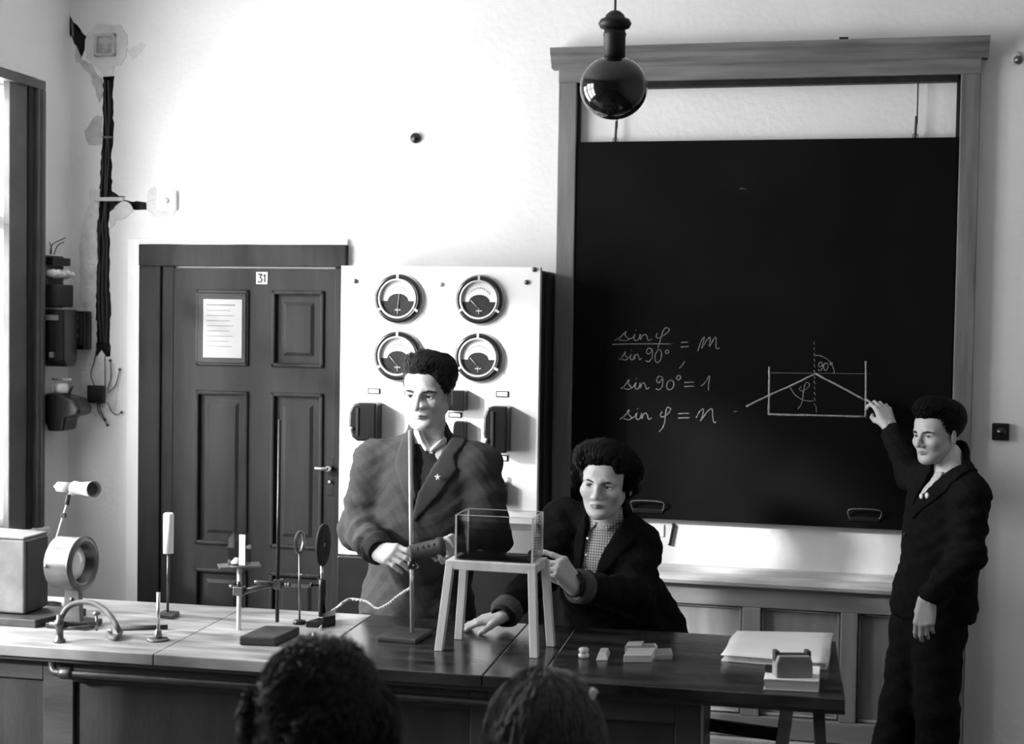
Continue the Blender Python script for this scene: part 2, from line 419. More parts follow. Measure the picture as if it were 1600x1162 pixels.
# ------------------------------------------------------------------ door
def wx(x, y): return float(aty(x, y)[0])
def wz(x, y): return float(aty(x, y)[2])
door = thing('door_1', (-2.45, 0, 0), 'dark panelled wooden door numbered 31', None, kind='structure')
dxl, dxr, dz = -2.998, -2.031, 2.163
lx0, lx1, lz = -2.835, -2.085, 2.06
m = MB(); m.box((dxl, -0.03, 0), (dxl+0.105, 0.0, dz-0.095)); m.build('frame_post', 'door_frame', door, 0.004)
m = MB(); m.box((dxl+0.105, -0.018, 0), (lx0, 0.0, dz-0.095)); m.build('frame_post', 'door_frame', door, 0.004)
m = MB(); m.box((dxl, -0.034, dz-0.095), (dxr, 0.0, dz)); m.build('frame_head', 'door_frame', door, 0.004)
m = MB(); m.box((lx1, -0.02, 0), (lx1+0.03, 0.0, dz-0.095)); m.build('frame_post', 'door_frame', door, 0.003)
DY = -0.016
def Z(y, x=380): return wz(x, y)
cols = [(wx(309, 500), wx(392, 500)), (wx(427, 500), wx(509, 500))]
rows = [(Z(572), Z(453)), (Z(852), Z(611)), (0.2, Z(889))]
leaf = MB()
xs = [lx0, cols[0][0], cols[0][1], cols[1][0], cols[1][1], lx1]
for x0, x1 in ((xs[0], xs[1]), (xs[2], xs[3]), (xs[4], xs[5])): leaf.box((x0, DY, 0.01), (x1, -0.001, lz))
zz = [0.01, rows[2][0], rows[2][1], rows[1][0], rows[1][1], rows[0][0], rows[0][1], lz]
for c0, c1 in cols:
    for k in (0, 2, 4, 6): leaf.box((c0, DY, zz[k]), (c1, -0.001, zz[k+1]))
leaf.build('leaf', 'door_paint', door)
for ci, (c0, c1) in enumerate(cols):
    for ri, (z0, z1) in enumerate(rows):
        g = 0.004
        pm = MB(); pm.box((c0+g, -0.005, z0+g), (c1-g, -0.001, z1-g))
        pm.hexa([(c0+.05, -0.005, z0+.05), (c1-.05, -0.005, z0+.05), (c1-.05, -0.005, z1-.05), (c0+.05, -0.005, z1-.05)],
                [(c0+.065, -0.012, z0+.065), (c1-.065, -0.012, z0+.065), (c1-.065, -0.012, z1-.065), (c0+.065, -0.012, z1-.065)])
        p = pm.build('door_panel', 'door_paint', door)
        mm = MB()
        for a, b in (((c0, z0), (c0+.018, z1)), ((c1-.018, z0), (c1, z1)), ((c0, z0), (c1, z0+.018)), ((c0, z1-.018), (c1, z1))):
            mm.box((a[0], -0.026, a[1]), (b[0], -0.004, b[1]))
        mm.build('moulding', 'door_dark' if (ci == 0 and ri == 0) else 'door_frame', p, 0.006)
x0, x1, z0, z1 = wx(314, 500), wx(389, 500), Z(568), Z(458)
m = MB(); m.box((x0, -0.032, z0), (x1, -0.006, z1)); m.build('notice_frame', 'door_dark', door, 0.004)
m = MB(); m.box((wx(323, 500), -0.035, Z(559)), (wx(383, 500), -0.0315, Z(468))); nt_ = m.build('notice_sheet', 'notice_paper', door)
m = MB()
for k in range(9): m.box((wx(328, 500)+0.0, -0.0358, Z(478+k*8)), (wx(372-(k*7) % 13, 500), -0.0349, Z(478+k*8)+0.003 if k else Z(478)+0.006))
m.build('notice_text', 'box_grey', nt_)
x0, x1, z0, z1 = wx(403, 430), wx(421, 430), Z(444, 412), Z(425, 412)
m = MB(); m.box((x0, DY-0.004, z0), (x1, DY-0.0005, z1)); pl = m.build('number_plate', 'plate_white', door, 0.0015)
def stroke(mb, pts, r, y, n=6, sm=6): mb.tube(bez([(p[0], y, p[1]) for p in pts], sm) if sm else [(p[0], y, p[1]) for p in pts], r, n)
m = MB(); w_, h_ = x1-x0, z1-z0
stroke(m, [(x0+w_*.17, z0+h_*.80), (x0+w_*.5, z0+h_*.80), (x0+w_*.34, z0+h_*.58), (x0+w_*.52, z0+h_*.38), (x0+w_*.40, z0+h_*.17), (x0+w_*.15, z0+h_*.22)], 0.0034, DY-0.004)
stroke(m, [(x0+w_*.62, z0+h_*.66), (x0+w_*.76, z0+h_*.82), (x0+w_*.76, z0+h_*.16)], 0.0034, DY-0.004, sm=0)
m.build('number_digits', 'black_paint', pl)
hx, hz = wx(519, 730), Z(730, 515)
m = MB(); m.lathe([(0.011, 0), (0.011, 0.045)], (hx, DY, hz), (0, -1, 0), 14); m.tube(bez([(hx, DY-0.045, hz), (hx-0.02, DY-0.052, hz), (wx(501, 730), DY-0.05, hz+0.001)]), 0.0085, 10); m.build('handle', 'steel', door)
m = MB(); m.box((hx-0.016, DY-0.005, hz-0.12), (hx+0.014, DY-0.0005, hz+0.04)); m.build('lock_plate', 'door_frame', door, 0.002)
m = MB(); m.lathe([(0.006, 0), (0.006, 0.016)], (hx, DY-0.004, Z(751, 517)), (0, -1, 0), 12); m.build('key', 'steel', door)
# white painted plaster reveal around the door
trim = MB()
tl, tt = wx(201, 500), wz(380, 373)
trim.box((tl, -0.016, 0), (dxl, -0.0005, tt)); trim.box((dxl, -0.016, dz), (dxr+0.0, -0.0005, tt))
tag(trim.build('trim_1', 'plaster_white', None, 0.003), 'white plaster band round the door', kind='structure')

# ------------------------------------------------------------------ blackboard surround, wainscot
FL0, FL1 = wx(878, 300)+0.0, wx(902, 300)
FL0, FL1 = -1.115, -1.040
FR0, FR1 = 0.462, 0.535
FZ = 2.865
fr = thing('blackboard_surround', (-0.29, 0, 0), 'tall wooden surround with a cornice framing the blackboard', 'frame')
m = MB(); m.box((FL0, -0.05, 0), (FL1, 0, FZ)); m.build('post', 'frame_wood', fr, 0.004)
m = MB(); m.box((FL1, -0.03, 0.86), (FL1+0.012, 0, FZ-0.05)); m.build('guide_rail', 'door_frame', fr)
m = MB(); m.box((FR0, -0.05, 0), (FR1, 0, FZ)); m.build('post', 'frame_wood', fr, 0.004)
m = MB(); m.box((FR0-0.012, -0.03, 0.86), (FR0, 0, FZ-0.05)); m.build('guide_rail', 'door_frame', fr)
m = MB(); m.box((FL1+0.012, -0.04, 2.80), (FR0-0.012, 0, 2.83)); m.build('head_fillet', 'door_frame', fr)
m = MB(); m.box((FL0, -0.056, 2.825), (FR1, 0, 2.89)); m.build('head_rail', 'frame_wood_h', fr, 0.003)
prof = [(0, 2.885), (-0.06, 2.885), (-0.064, 2.90), (-0.078, 2.915), (-0.082, 2.93), (-0.094, 2.94), (-0.096, 2.962), (0, 2.962)]
m = MB(); m.prism(prof, (0, 0, 0), (0, 1, 0), (0, 0, 1), (1, 0, 0), FL0-0.03, FR1+0.025); m.build('cornice', 'frame_wood_h', fr)
m = MB(); m.box((0.0, -0.088, 2.962), (0.035, -0.04, 2.972)); m.build('pulley_cap', 'door_dark', fr)
for px_, nm in ((966, 190), (1432, 190)):
    xx = wx(px_, 200)
    m = MB(); m.tube([(xx, -0.03, 2.83), (xx, -0.032, 2.64)], 0.0028, 8); m.tube([(xx-0.003, -0.032, 2.67), (xx-0.006, -0.034, 2.585)], 0.005, 8)
    cd = m.build('sash_cord', 'cord_dark', fr)
    m = MB(); m.tube([(xx-0.006+0.010*math.cos(a), -0.032, 2.592+0.010*math.sin(a)) for a in np.linspace(0, 2*math.pi, 13)], 0.002, 6); m.build('hook_ring', 'steel_dark', cd)
# wainscot with ledge below the board
ws = thing('trim_2', (-0.29, 0, 0), 'pale wooden wainscot with a ledge under the blackboard', None, kind='structure')
wx0, wx1 = FL1+0.0, FR0
m = MB(); pr_ = [(0, 0.80), (-0.085, 0.80), (-0.098, 0.806), (-0.104, 0.82), (-0.098, 0.834), (-0.085, 0.84), (-0.03, 0.842), (-0.03, 0.862), (0, 0.866)]
m.prism(pr_, (0, 0, 0), (0, 1, 0), (0, 0, 1), (1, 0, 0), wx0, wx1); m.build('ledge', 'ledge_pale', ws)
m = MB(); m.box((wx0, -0.055, 0.715), (wx1, 0, 0.80)); m.build('top_rail', 'panel_wood_rail', ws, 0.004)
m = MB(); m.box((wx0, -0.055, 0.19), (wx1, 0, 0.275)); m.build('bottom_rail', 'panel_wood_rail', ws, 0.004)
m = MB(); m.box((wx0, -0.075, 0.0), (wx1, 0, 0.185)); m.build('skirting', 'ledge_pale', ws, 0.006)
YP = -0.055
s1 = (float(aty(1159, 1000, YP)[0]), float(aty(1188, 1000, YP)[0])); s2 = (float(aty(1313, 1000, YP)[0]), float(aty(1340, 1000, YP)[0]))
pitch_ = s2[0]-s1[1]
stiles = [(s1[0]-pitch_-0.07, s1[0]-pitch_), s1, s2, (wx1-0.07, wx1), (wx0, wx0+0.06)]
for a, b in stiles:
    m = MB(); m.box((a, YP, 0.275), (b, 0, 0.715)); m.build('stile', 'panel_wood', ws, 0.004)
st = sorted(stiles)
for i in range(len(st)-1):
    m = MB(); m.box((st[i][1], -0.022, 0.275), (st[i+1][0], 0, 0.715)); pn = m.build('wainscot_panel', 'panel_wood', ws)
    m = MB(); m.tube([(st[i][1]+0.008, -0.03, 0.283), (st[i][1]+0.008, -0.03, 0.707), (st[i+1][0]-0.008, -0.03, 0.707), (st[i+1][0]-0.008, -0.03, 0.283), (st[i][1]+0.008, -0.03, 0.283)], 0.008, 6); m.build('bead', 'panel_wood', pn)
for nm, x0, x1 in (('baseboard_back', lx1+0.03, FL0), ('baseboard_right', FR1, XR)):
    m = MB(); m.box((x0, -0.018, 0), (x1, 0, 0.12)); tag(m.build(nm, 'ledge_pale', None, 0.004), 'painted skirting along the back wall', kind='structure')
# hidden side of the pier: outlet plate and a dark tag beneath the board
m = MB(); m.box(aty(1017, 838, -0.006), aty(1038, 819, 0)); o = m.build('wall_plate', 'plaster_white', None, 0.003); tag(o, 'faint white blank plate on the wall under the blackboard', 'plate')
m = MB(); a = aty(1047, 851); b = aty(1053, 819)
m.tube([(a[0]-0.006, -0.006, a[2]+0.004), (a[0], -0.008, a[2]), (b[0], -0.008, b[2]), (b[0]-0.006, -0.006, b[2]+0.002)], 0.006, 8); tag(m.build('wall_bracket', 'black_paint'), 'small black bracket on the wall under the blackboard', 'bracket')

# ------------------------------------------------------------------ blackboard
BX0, BX1, BZ0, BZ1, BY = FL1+0.006, FR0-0.004, 1.052, 2.585, -0.042
bb = thing('blackboard', ((BX0+BX1)/2, BY, BZ0), 'black sliding blackboard with chalk formulas and a ray diagram', 'blackboard')
m = MB(); m.box((BX0, BY, BZ0), (BX1, -0.012, BZ1)); m.build('slate', 'slate', bb, 0.002)
def bp(x, y): q = aty(x, y, BY); return (float(q[0]), float(q[2]))
for x0, y0, x1, y1 in ((987, 798, 1038, 783), (1325, 811, 1377, 796)):
    a, b = bp(x0, y0), bp(x1, y1)
    m = MB(); m.tube(bez([(a[0]+0.012, BY, a[1]), (a[0], BY-0.012, (a[1]+b[1])/2), (a[0]+0.012, BY-0.024, b[1]), (b[0]-0.012, BY-0.024, b[1]), (b[0], BY-0.012, (a[1]+b[1])/2), (b[0]-0.012, BY, a[1])]), 0.0028, 8)
    h = m.build('handle', 'chalk_faint', bb)
    m = MB(); m.box((a[0]+0.004, BY-0.006, a[1]-0.006), (b[0]-0.004, BY+0.001, a[1]+0.012)); m.build('handle_plate', 'black_paint', h, 0.003)
def zp(X, Y): return bp(920+X/3.2, 480+Y/3.2)      # survey zoom of the writing
def chalk(name, strokes, r, mat=None, jit=0.0006):
    mat = mat or ('chalk' if r >= .004 else 'chalk_thin')
    mb = MB()
    for s in strokes:
        rr = r
        if isinstance(s, tuple): s, rr = s
        P = bez([(zp(*p)[0], BY-0.0004, zp(*p)[1]) for p in s], 5) if len(s) > 2 else [(zp(*s[0])[0]*(1-t)+zp(*s[1])[0]*t, BY-0.0004, zp(*s[0])[1]*(1-t)+zp(*s[1])[1]*t) for t in np.linspace(0, 1, 8)]
        P = [np.array(q)+np.array([random.uniform(-jit, jit), 0, random.uniform(-jit, jit)]) for q in P]
        mb.tube(P, [rr*random.uniform(0.8, 1.15) for _ in P], 6, flat=1.0)
    # squash towards the slate
    mb.v = [(v[0], BY-0.0003+(v[1]-BY)*0.25, v[2]) for v in mb.v]
    return mb.build(name, mat, bb)
def sin_word(x, y, sx, sy, sl=0.0):
    """cursive 'sin' starting at x on baseline y"""
    def q(a, b): return (x+a*sx+sl*b*sy*-1.0, y+b*sy)
    return [[q(0, 0), q(.16, -.30), q(.30, -.72), q(.26, -.40), q(.33, -.12), q(.24, .03), q(.10, -.05)],
            [q(.27, .0), q(.42, -.22), q(.50, -.50), q(.45, -.15), q(.48, .02), q(.56, -.1), q(.62, -.48), q(.60, -.05), q(.66, -.36), q(.74, -.46), q(.77, -.25), q(.78, 0), q(.88, -.12)],
            [q(.53, -.82), q(.545, -.80)]]
def phi(x, y, s):
    return [[(x-.10*s, y-.55*s), (x-.16*s, y-.30*s), (x-.02*s, y-.18*s), (x+.16*s, y-.40*s), (x+.20*s, y-.72*s), (x+.08*s, y-.80*s), (x+.02*s, y-.55*s), (x-.02*s, y-.1*s), (x-.12*s, y+.35*s), (x-.22*s, y+.60*s)]]
def zero(x, y, w, h): return [[(x+w*math.cos(a)+0.15*h*math.sin(a), y-h*math.sin(a)) for a in np.linspace(0.4, 6.8, 12)]]
def nine(x, y, s): return [[(x+.22*s, y-.72*s), (x+.02*s, y-.86*s), (x-.16*s, y-.62*s), (x+.02*s, y-.44*s), (x+.22*s, y-.76*s), (x+.20*s, y-.25*s), (x+.06*s, y+.06*s), (x-.18*s, y-.05*s)]]
def letter_n(x, y, s): return [[(x-.42*s, y+.05*s), (x-.2*s, y-.45*s), (x-.08*s, y-.62*s), (x-.1*s, y-.3*s), (x-.22*s, y+.06*s), (x-.02*s, y-.42*s), (x+.22*s, y-.62*s), (x+.24*s, y-.25*s), (x+.22*s, y+.04*s), (x+.38*s, y+.06*s)]]
chalk('chalk_fraction', sin_word(130, 165, 215, 62, -.18)+[[(342, 128), (338, 150), (352, 152), (382, 135), (404, 112), (385, 103), (370, 125), (358, 165), (346, 206)]]
      + [[(118, 185), (270, 183), (420, 183)]] + sin_word(152, 262, 130, 58, -.2)
      + [[(318, 212), (300, 204), (288, 222), (300, 234), (318, 214), (316, 250), (300, 272), (284, 266)]] + zero(348, 244, 16, 32) + zero(392, 222, 8, 9)
      + [[(460, 176), (498, 174)], [(460, 198), (500, 196)]] + [[(545, 220), (560, 175), (578, 148), (572, 180), (566, 205), (590, 165), (608, 150), (604, 195), (625, 160), (636, 152), (636, 190), (640, 206), (654, 204)]]
      + [[(452, 304), (466, 292), (480, 268)]], 0.0023)
chalk('chalk_line', sin_word(160, 408, 165, 64, -.2)
      + [[(372, 352), (350, 345), (340, 365), (352, 378), (370, 356), (368, 392), (352, 412), (336, 406)]] + zero(408, 388, 18, 24) + zero(449, 352, 10, 11)
      + [[(478, 375), (528, 374)], [(478, 396), (530, 394)]] + [[(562, 395), (585, 372), (604, 342), (600, 380), (598, 416)]], 0.0026)
chalk('chalk_line', sin_word(156, 560, 185, 66, -.2)
      + [[(368, 520), (358, 540), (372, 548), (398, 530), (410, 508), (392, 502), (384, 535), (380, 575), (368, 605), (352, 622)]]
      + [[(446, 532), (506, 530)], [(446, 554), (508, 552)]] + [[(538, 552), (556, 520), (574, 510), (568, 545), (560, 568), (590, 525), (616, 508), (620, 545), (626, 574), (638, 574)]], 0.0028)
chalk('chalk_tank', [([(902, 296), (902, 415), (900, 534)], .0046), ([(895, 534), (1020, 538), (1140, 540), (1390, 547)], .0042), ([(1385, 268), (1385, 405), (1384, 545)], .0044)], 0.0045)
chalk('chalk_tank_level', [[(905, 327), (1150, 330), (1412, 332)]], 0.0011)
chalk('chalk_ray', [([(787, 496), (900, 440), (1010, 392), (1133, 332)], .0040), ([(1133, 332), (1260, 398), (1378, 462)], .0040)], 0.0040)
chalk('chalk_normal', [[(1126, 172+k*28), (1128+k*.6, 188+k*28)] for k in range(12)] + [[(1137, 495), (1138, 525)]], 0.0017)
chalk('chalk_angle', [[(1133, 240), (1160, 243), (1190, 258), (1215, 285), (1230, 332)], [(1008, 402), (1030, 436), (1065, 460), (1095, 468), (1125, 468)]]
      + [[(1168, 276), (1155, 275), (1148, 290), (1158, 298), (1170, 280), (1168, 302), (1158, 316), (1146, 312)]] + zero(1186, 296, 11, 18) + zero(1212, 282, 6, 6)
      + [[(1062, 395), (1054, 410), (1068, 418), (1092, 405), (1104, 385), (1088, 375), (1078, 400), (1072, 440), (1062, 485), (1046, 508)]], 0.0021)
chalk('chalk_mark', [[(724, 521), (742, 520)]], 0.0013)
chalk('chalk_mark', [[(755, -590), (765, -595), (790, -588)]], 0.0013)

# ------------------------------------------------------------------ wall fittings
def wallbox(name, x0, y0, x1, y1, d, mat, label, cat, bev=0.003, Y=0.0):
    a, b = aty(x0, y1, Y), aty(x1, y0, Y)
    m = MB(); m.box((a[0], Y-d, a[2]), (b[0], Y, b[2])); return a, b, m
# junction box high up
a, b = aty(150, 89), aty(182, 53)
t = thing('junction_box', ((a[0]+b[0])/2, 0, a[2]), 'square grey junction box at the top of the cable channel', 'junction box')
m = MB()
for x0, z0, x1, z1 in ((a[0], a[2], b[0], a[2]+.012), (a[0], b[2]-.012, b[0], b[2]), (a[0], a[2], a[0]+.012, b[2]), (b[0]-.012, a[2], b[0], b[2])): m.box((x0, -0.022, z0), (x1, -0.001, z1))
m.build('rim', 'plaster_patch', t, 0.003)
m = MB(); m.box((a[0]+.012, -0.008, a[2]+.012), (b[0]-.012, -0.001, b[2]-.012)); m.build('plate', 'plaster_stain', t)
a, b = aty(247, 330), aty(278, 298)
t = thing('wall_socket', ((a[0]+b[0])/2, 0, a[2]), 'white square cover plate right of the cable channel', 'wall plate')
m = MB(); m.box((a[0], -0.018, a[2]), (b[0], -0.0005, b[2])); m.build('plate', 'plaster_white', t, 0.008, 3)
m = MB(); m.lathe([(0.014, 0), (0.014, 0.006), (0.006, 0.009)], ((a[0]+b[0])/2, -0.018, (a[2]+b[2])/2), (0, -1, 0), 20); m.build('boss', 'plaster_patch_pale', t)
c = aty(650, 216); m = MB(); m.lathe([(0.004, -0.0), (0.022, 0.0), (0.022, 0.012), (0.016, 0.02), (0.0, 0.022)], (c[0], -0.0005, c[2]), (0, -1, 0), 24)
tag(m.build('wall_plug', 'bakelite'), 'small round black plug high on the bare wall', 'plug')
c = aty(1588, 93); t = thing('wall_hook', (c[0], 0, c[2]), 'small round wall knob right of the cornice', 'knob')
m = MB(); m.lathe([(0.026, 0), (0.026, 0.004), (0.012, 0.010)], (c[0], -0.0005, c[2]+0.004), (0, -1, 0), 24); m.build('rosette', 'plaster_patch', t)
m = MB(); m.lathe([(0.007, 0.0), (0.007, 0.035), (0.016, 0.04), (0.016, 0.05), (0.0, 0.056)], (c[0], -0.009, c[2]-0.004), (0, -1, -0.15), 20); m.build('knob', 'steel_dark', t)
a, b = aty(1549, 687), aty(1577, 661)
t = thing('light_switch', ((a[0]+b[0])/2, 0, a[2]), 'black square bakelite wall switch beside the blackboard', 'switch')
m = MB(); m.box((a[0], -0.02, a[2]), (b[0], -0.0005, b[2])); m.build('plate', 'bakelite', t, 0.006, 3)
m = MB(); m.lathe([(0.02, 0), (0.02, 0.006), (0.012, 0.008), (0.008, 0.016), (0, 0.017)], ((a[0]+b[0])/2, -0.02, (a[2]+b[2])/2), (0, -1, 0), 24); m.build('rotary_knob', 'bakelite', t)
# small black terminal block with loose wires
a, b = aty(141, 629), aty(166, 602)
t = thing('terminal_block', ((a[0]+b[0])/2, 0, a[2]), 'small black terminal block with loose wires below the cable channel', 'terminal block')
m = MB(); m.box((a[0], -0.03, a[2]), (b[0], -0.003, b[2])); m.build('block', 'bakelite', t, 0.003)
for P in ([(148, 602), (142, 585), (147, 565), (151, 545)], [(164, 602), (164, 580), (164, 556)], [(168, 610), (173, 590), (173, 570), (172, 563)], [(168, 614), (180, 602), (186, 582), (187, 577)],
          [(152, 629), (153, 640), (160, 652), (168, 664)], [(155, 629), (158, 642), (164, 656)], [(168, 628), (174, 642), (182, 648), (190, 644)]):
    m = MB(); m.tube(bez([aty(x, y, -0.012) for x, y in P]), 0.0022, 6); wv = m.build('wire', 'cord_dark', t)
    if P[0][1] >= 609:
        e = P[-1]; q = aty(e[0], e[1], -0.012); m = MB(); m.lathe([(0.0, -0.006), (0.006, -0.004), (0.006, 0.004), (0.0, 0.006)], q, (1, 0, 0.6), 10); m.build('wire_end', 'cord_dark', wv)
# fittings on the window wall beside the corner
def lw(x, y, dx=0.0): return atx(x, y, XL+dx)
t = thing('fuse_board', tuple(lw(84, 480)), 'dark fuse board with white porcelain fuses beside the window', 'fuse board')
m = MB(); m.box((XL+0.001, -0.235, wz(107, 481)), (XL+0.02, -0.075, wz(107, 402))); m.build('backboard', 'dark_wood', t, 0.004)
m = MB(); m.box((XL+0.02, -0.225, wz(107, 480)), (XL+0.075, -0.085, wz(107, 446))); m.build('fuse_tray', 'box_dark', t, 0.006)
m = MB(); m.box((XL+0.02, -0.225, wz(107, 417)), (XL+0.06, -0.085, wz(107, 405))); m.build('busbar', 'black_paint', t, 0.004)
for k in range(4):
    y = -0.095-k*0.038
    m = MB(); m.lathe([(0.014, 0), (0.017, 0.01), (0.017, 0.035), (0.012, 0.042), (0.012, 0.06), (0.006, 0.064)], (XL+0.02, y, wz(107, 432)+0.006*(k % 2)), (1, 0, 0.12), 16); m.build('porcelain_fuse', 'porcelain', t)
for P in ([(78, 396), (82, 382), (92, 376), (103, 371)], [(80, 398), (80, 385), (76, 376)], [(84, 398), (90, 384), (100, 378)]):
    m = MB(); m.tube(bez([aty(x, y, -0.16) for x, y in P]), 0.0022, 6); m.build('wire', 'cord_dark', t)
t = thing('electric_meter', tuple(lw(88, 570)), 'black meter box with rounded foot below the fuse board', 'meter')
m = MB(); m.prism([(-0.235, wz(107, 484)), (-0.235, wz(107, 560)), (-0.215, wz(107, 570)), (-0.14, wz(107, 570)), (-0.12, wz(107, 560)), (-0.12, wz(107, 484))], (XL+0.001, 0, 0), (0, 1, 0), (0, 0, 1), (1, 0, 0), 0, 0.115); m.build('case', 'bakelite', t, 0.006)
m = MB(); m.box((XL+0.03, -0.2305, wz(107, 500)), (XL+0.09, -0.238, wz(107, 492))); m.build('window_slot', 'box_grey', t)
m = MB(); m.box((XL+0.05, -0.236, wz(107, 556)), (XL+0.07, -0.242, wz(107, 548))); m.build('seal', 'box_grey', t)
t = thing('switch_box', tuple(aty(129, 546, -0.03)), 'flat black switch box in the corner right of the meter', 'switch box')
a, b = aty(118, 546, -0.03), aty(139, 486, -0.03)
m = MB(); m.box((a[0], -0.07, a[2]), (b[0], -0.0005, b[2])); m.build('case', 'bakelite', t, 0.006)
m = MB(); m.box((a[0]+.01, -0.078, a[2]+.02), (b[0]-.01, -0.07, b[2]-.012)); m.build('cover', 'box_dark', t, 0.004)
for k in range(3): 
    m = MB(); m.lathe([(0.008, 0), (0.008, 0.01), (0, 0.011)], ((a[0]+b[0])/2, -0.078, b[2]-0.03-k*0.04), (0, -1, 0), 12); m.build('button', 'box_grey', t)
t = thing('lever_switch', tuple(lw(90, 673)), 'black iron-clad lever switch with a curved nose below the meter', 'switch')
P = [(70, 615), (86, 613), (100, 617), (119, 622), (130, 640), (126, 648), (107, 653), (103, 673), (79, 673), (77, 663), (70, 658)]
Q = [tuple(np.array(aty(x, y, -0.2))[[0, 2]]) for x, y in P]
m = MB(); m.prism(Q, (0, 0, 0), (1, 0, 0), (0, 0, 1), (0, 1, 0), -0.23, -0.11); m.build('case', 'bakelite', t, 0.012, 3)
m = MB(); m.tube(bez([aty(106, 620, -0.22), aty(110, 610, -0.24), aty(113, 604, -0.25)]), 0.006, 8); m.build('lever', 'black_paint', t)
a = aty(96, 606, -0.16); m = MB(); m.lathe([(0.028, -0.022), (0.03, -0.01), (0.03, 0.012), (0.02, 0.022)], a, (0, 0, 1), 18); m.build('insulator', 'porcelain', t)
m = MB(); m.lathe([(0.006, 0.0), (0.006, 0.09)], aty(82, 592, -0.15), (1, 0, 0.0), 10); m.build('cable_end', 'porcelain_grey', t)

# ------------------------------------------------------------------ hanging lamp
c = aty(959, 137, -1.6); t = thing('pendant_lamp', (c[0], c[1], ZC), 'black glass globe pendant lamp hanging before the blackboard', 'lamp')
u_ = 4.162/2200
R0 = 53*u_
prof = []
for k in range(0, 21):
    a = -math.pi/2+math.pi*k/20
    r, h = R0*math.cos(a), R0*0.93*math.sin(a)
    if h > R0*0.78: break
    prof.append((max(r, 0.0), h))
prof.append((18*u_, R0*0.86))
m = MB(); m.lathe(prof, c, (0, 0, 1), 48); m.build('globe', 'lamp_black', t)
def hpx(y): return (137-y)*u_
m = MB(); m.lathe([(17*u_, hpx(98)), (17*u_, hpx(58)), (18*u_, hpx(56)), (18*u_, hpx(53)), (16.5*u_, hpx(51)), (16.5*u_, hpx(46))], c, (0, 0, 1), 32); m.build('neck', 'iron_black', t)
m = MB(); m.lathe([(16*u_, hpx(46)), (23*u_, hpx(44)), (26*u_, hpx(38)), (23*u_, hpx(32)), (16*u_, hpx(29)), (14*u_, hpx(24)), (8*u_, hpx(19)), (2*u_, hpx(17))], c, (0, 0, 1), 32); m.build('gallery', 'iron_black', t)
m = MB(); m.tube([c+np.array([0, 0, hpx(18)]), (c[0]+0.004, c[1], ZC)], 0.0035, 8); m.build('cable', 'cord_dark', t)
m = MB(); m.lathe([(0.05, 0), (0.05, -0.02), (0.02, -0.05)], (c[0]+0.004, c[1], ZC), (0, 0, 1), 24); m.build('ceiling_rose', 'porcelain', t)
# ================================================================== SWITCHBOARD
SD = 0.30
sx0 = float(aty(533, 418, -SD)[0]); sx1 = float(aty(845, 418, -SD)[0]); sz1 = float(aty(690, 416, -SD)[2]); sz0 = float(aty(540, 866, -SD)[2])
sb = thing('switchboard', ((sx0+sx1)/2, -SD/2, 0), 'white marble switchboard with four round dials on a dark cabinet', 'switchboard')
m = MB(); m.box((sx0, -SD, sz0), (sx1, -SD+0.03, sz1)); m.build('marble_slab', 'marble', sb, 0.003)
m = MB(); m.box((sx0+0.03, -SD+0.03, sz0), (sx1-0.0, 0-0.001, sz1-0.012)); m.build('cabinet_back', 'black_paint', sb, 0.004)
m = MB(); m.box((sx1-0.02, -SD+0.10, 0.3), (sx1+0.008, -SD+0.13, sz1-0.02)); m.build('side_batten', 'box_dark', sb, 0.003)
m = MB(); m.box((sx0+0.0, -SD-0.01, 0.0), (sx1, -0.001, sz0-0.004)); lower = m.build('lower_cabinet', 'black_paint', sb, 0.006)
m = MB(); m.box((sx0+0.4, -SD-0.018, 0.62), (sx0+0.54, -SD-0.009, 0.635)); m.build('grip', 'steel', lower, 0.003)
def sp(x, y, d=0.0): return aty(x, y, -SD-d)
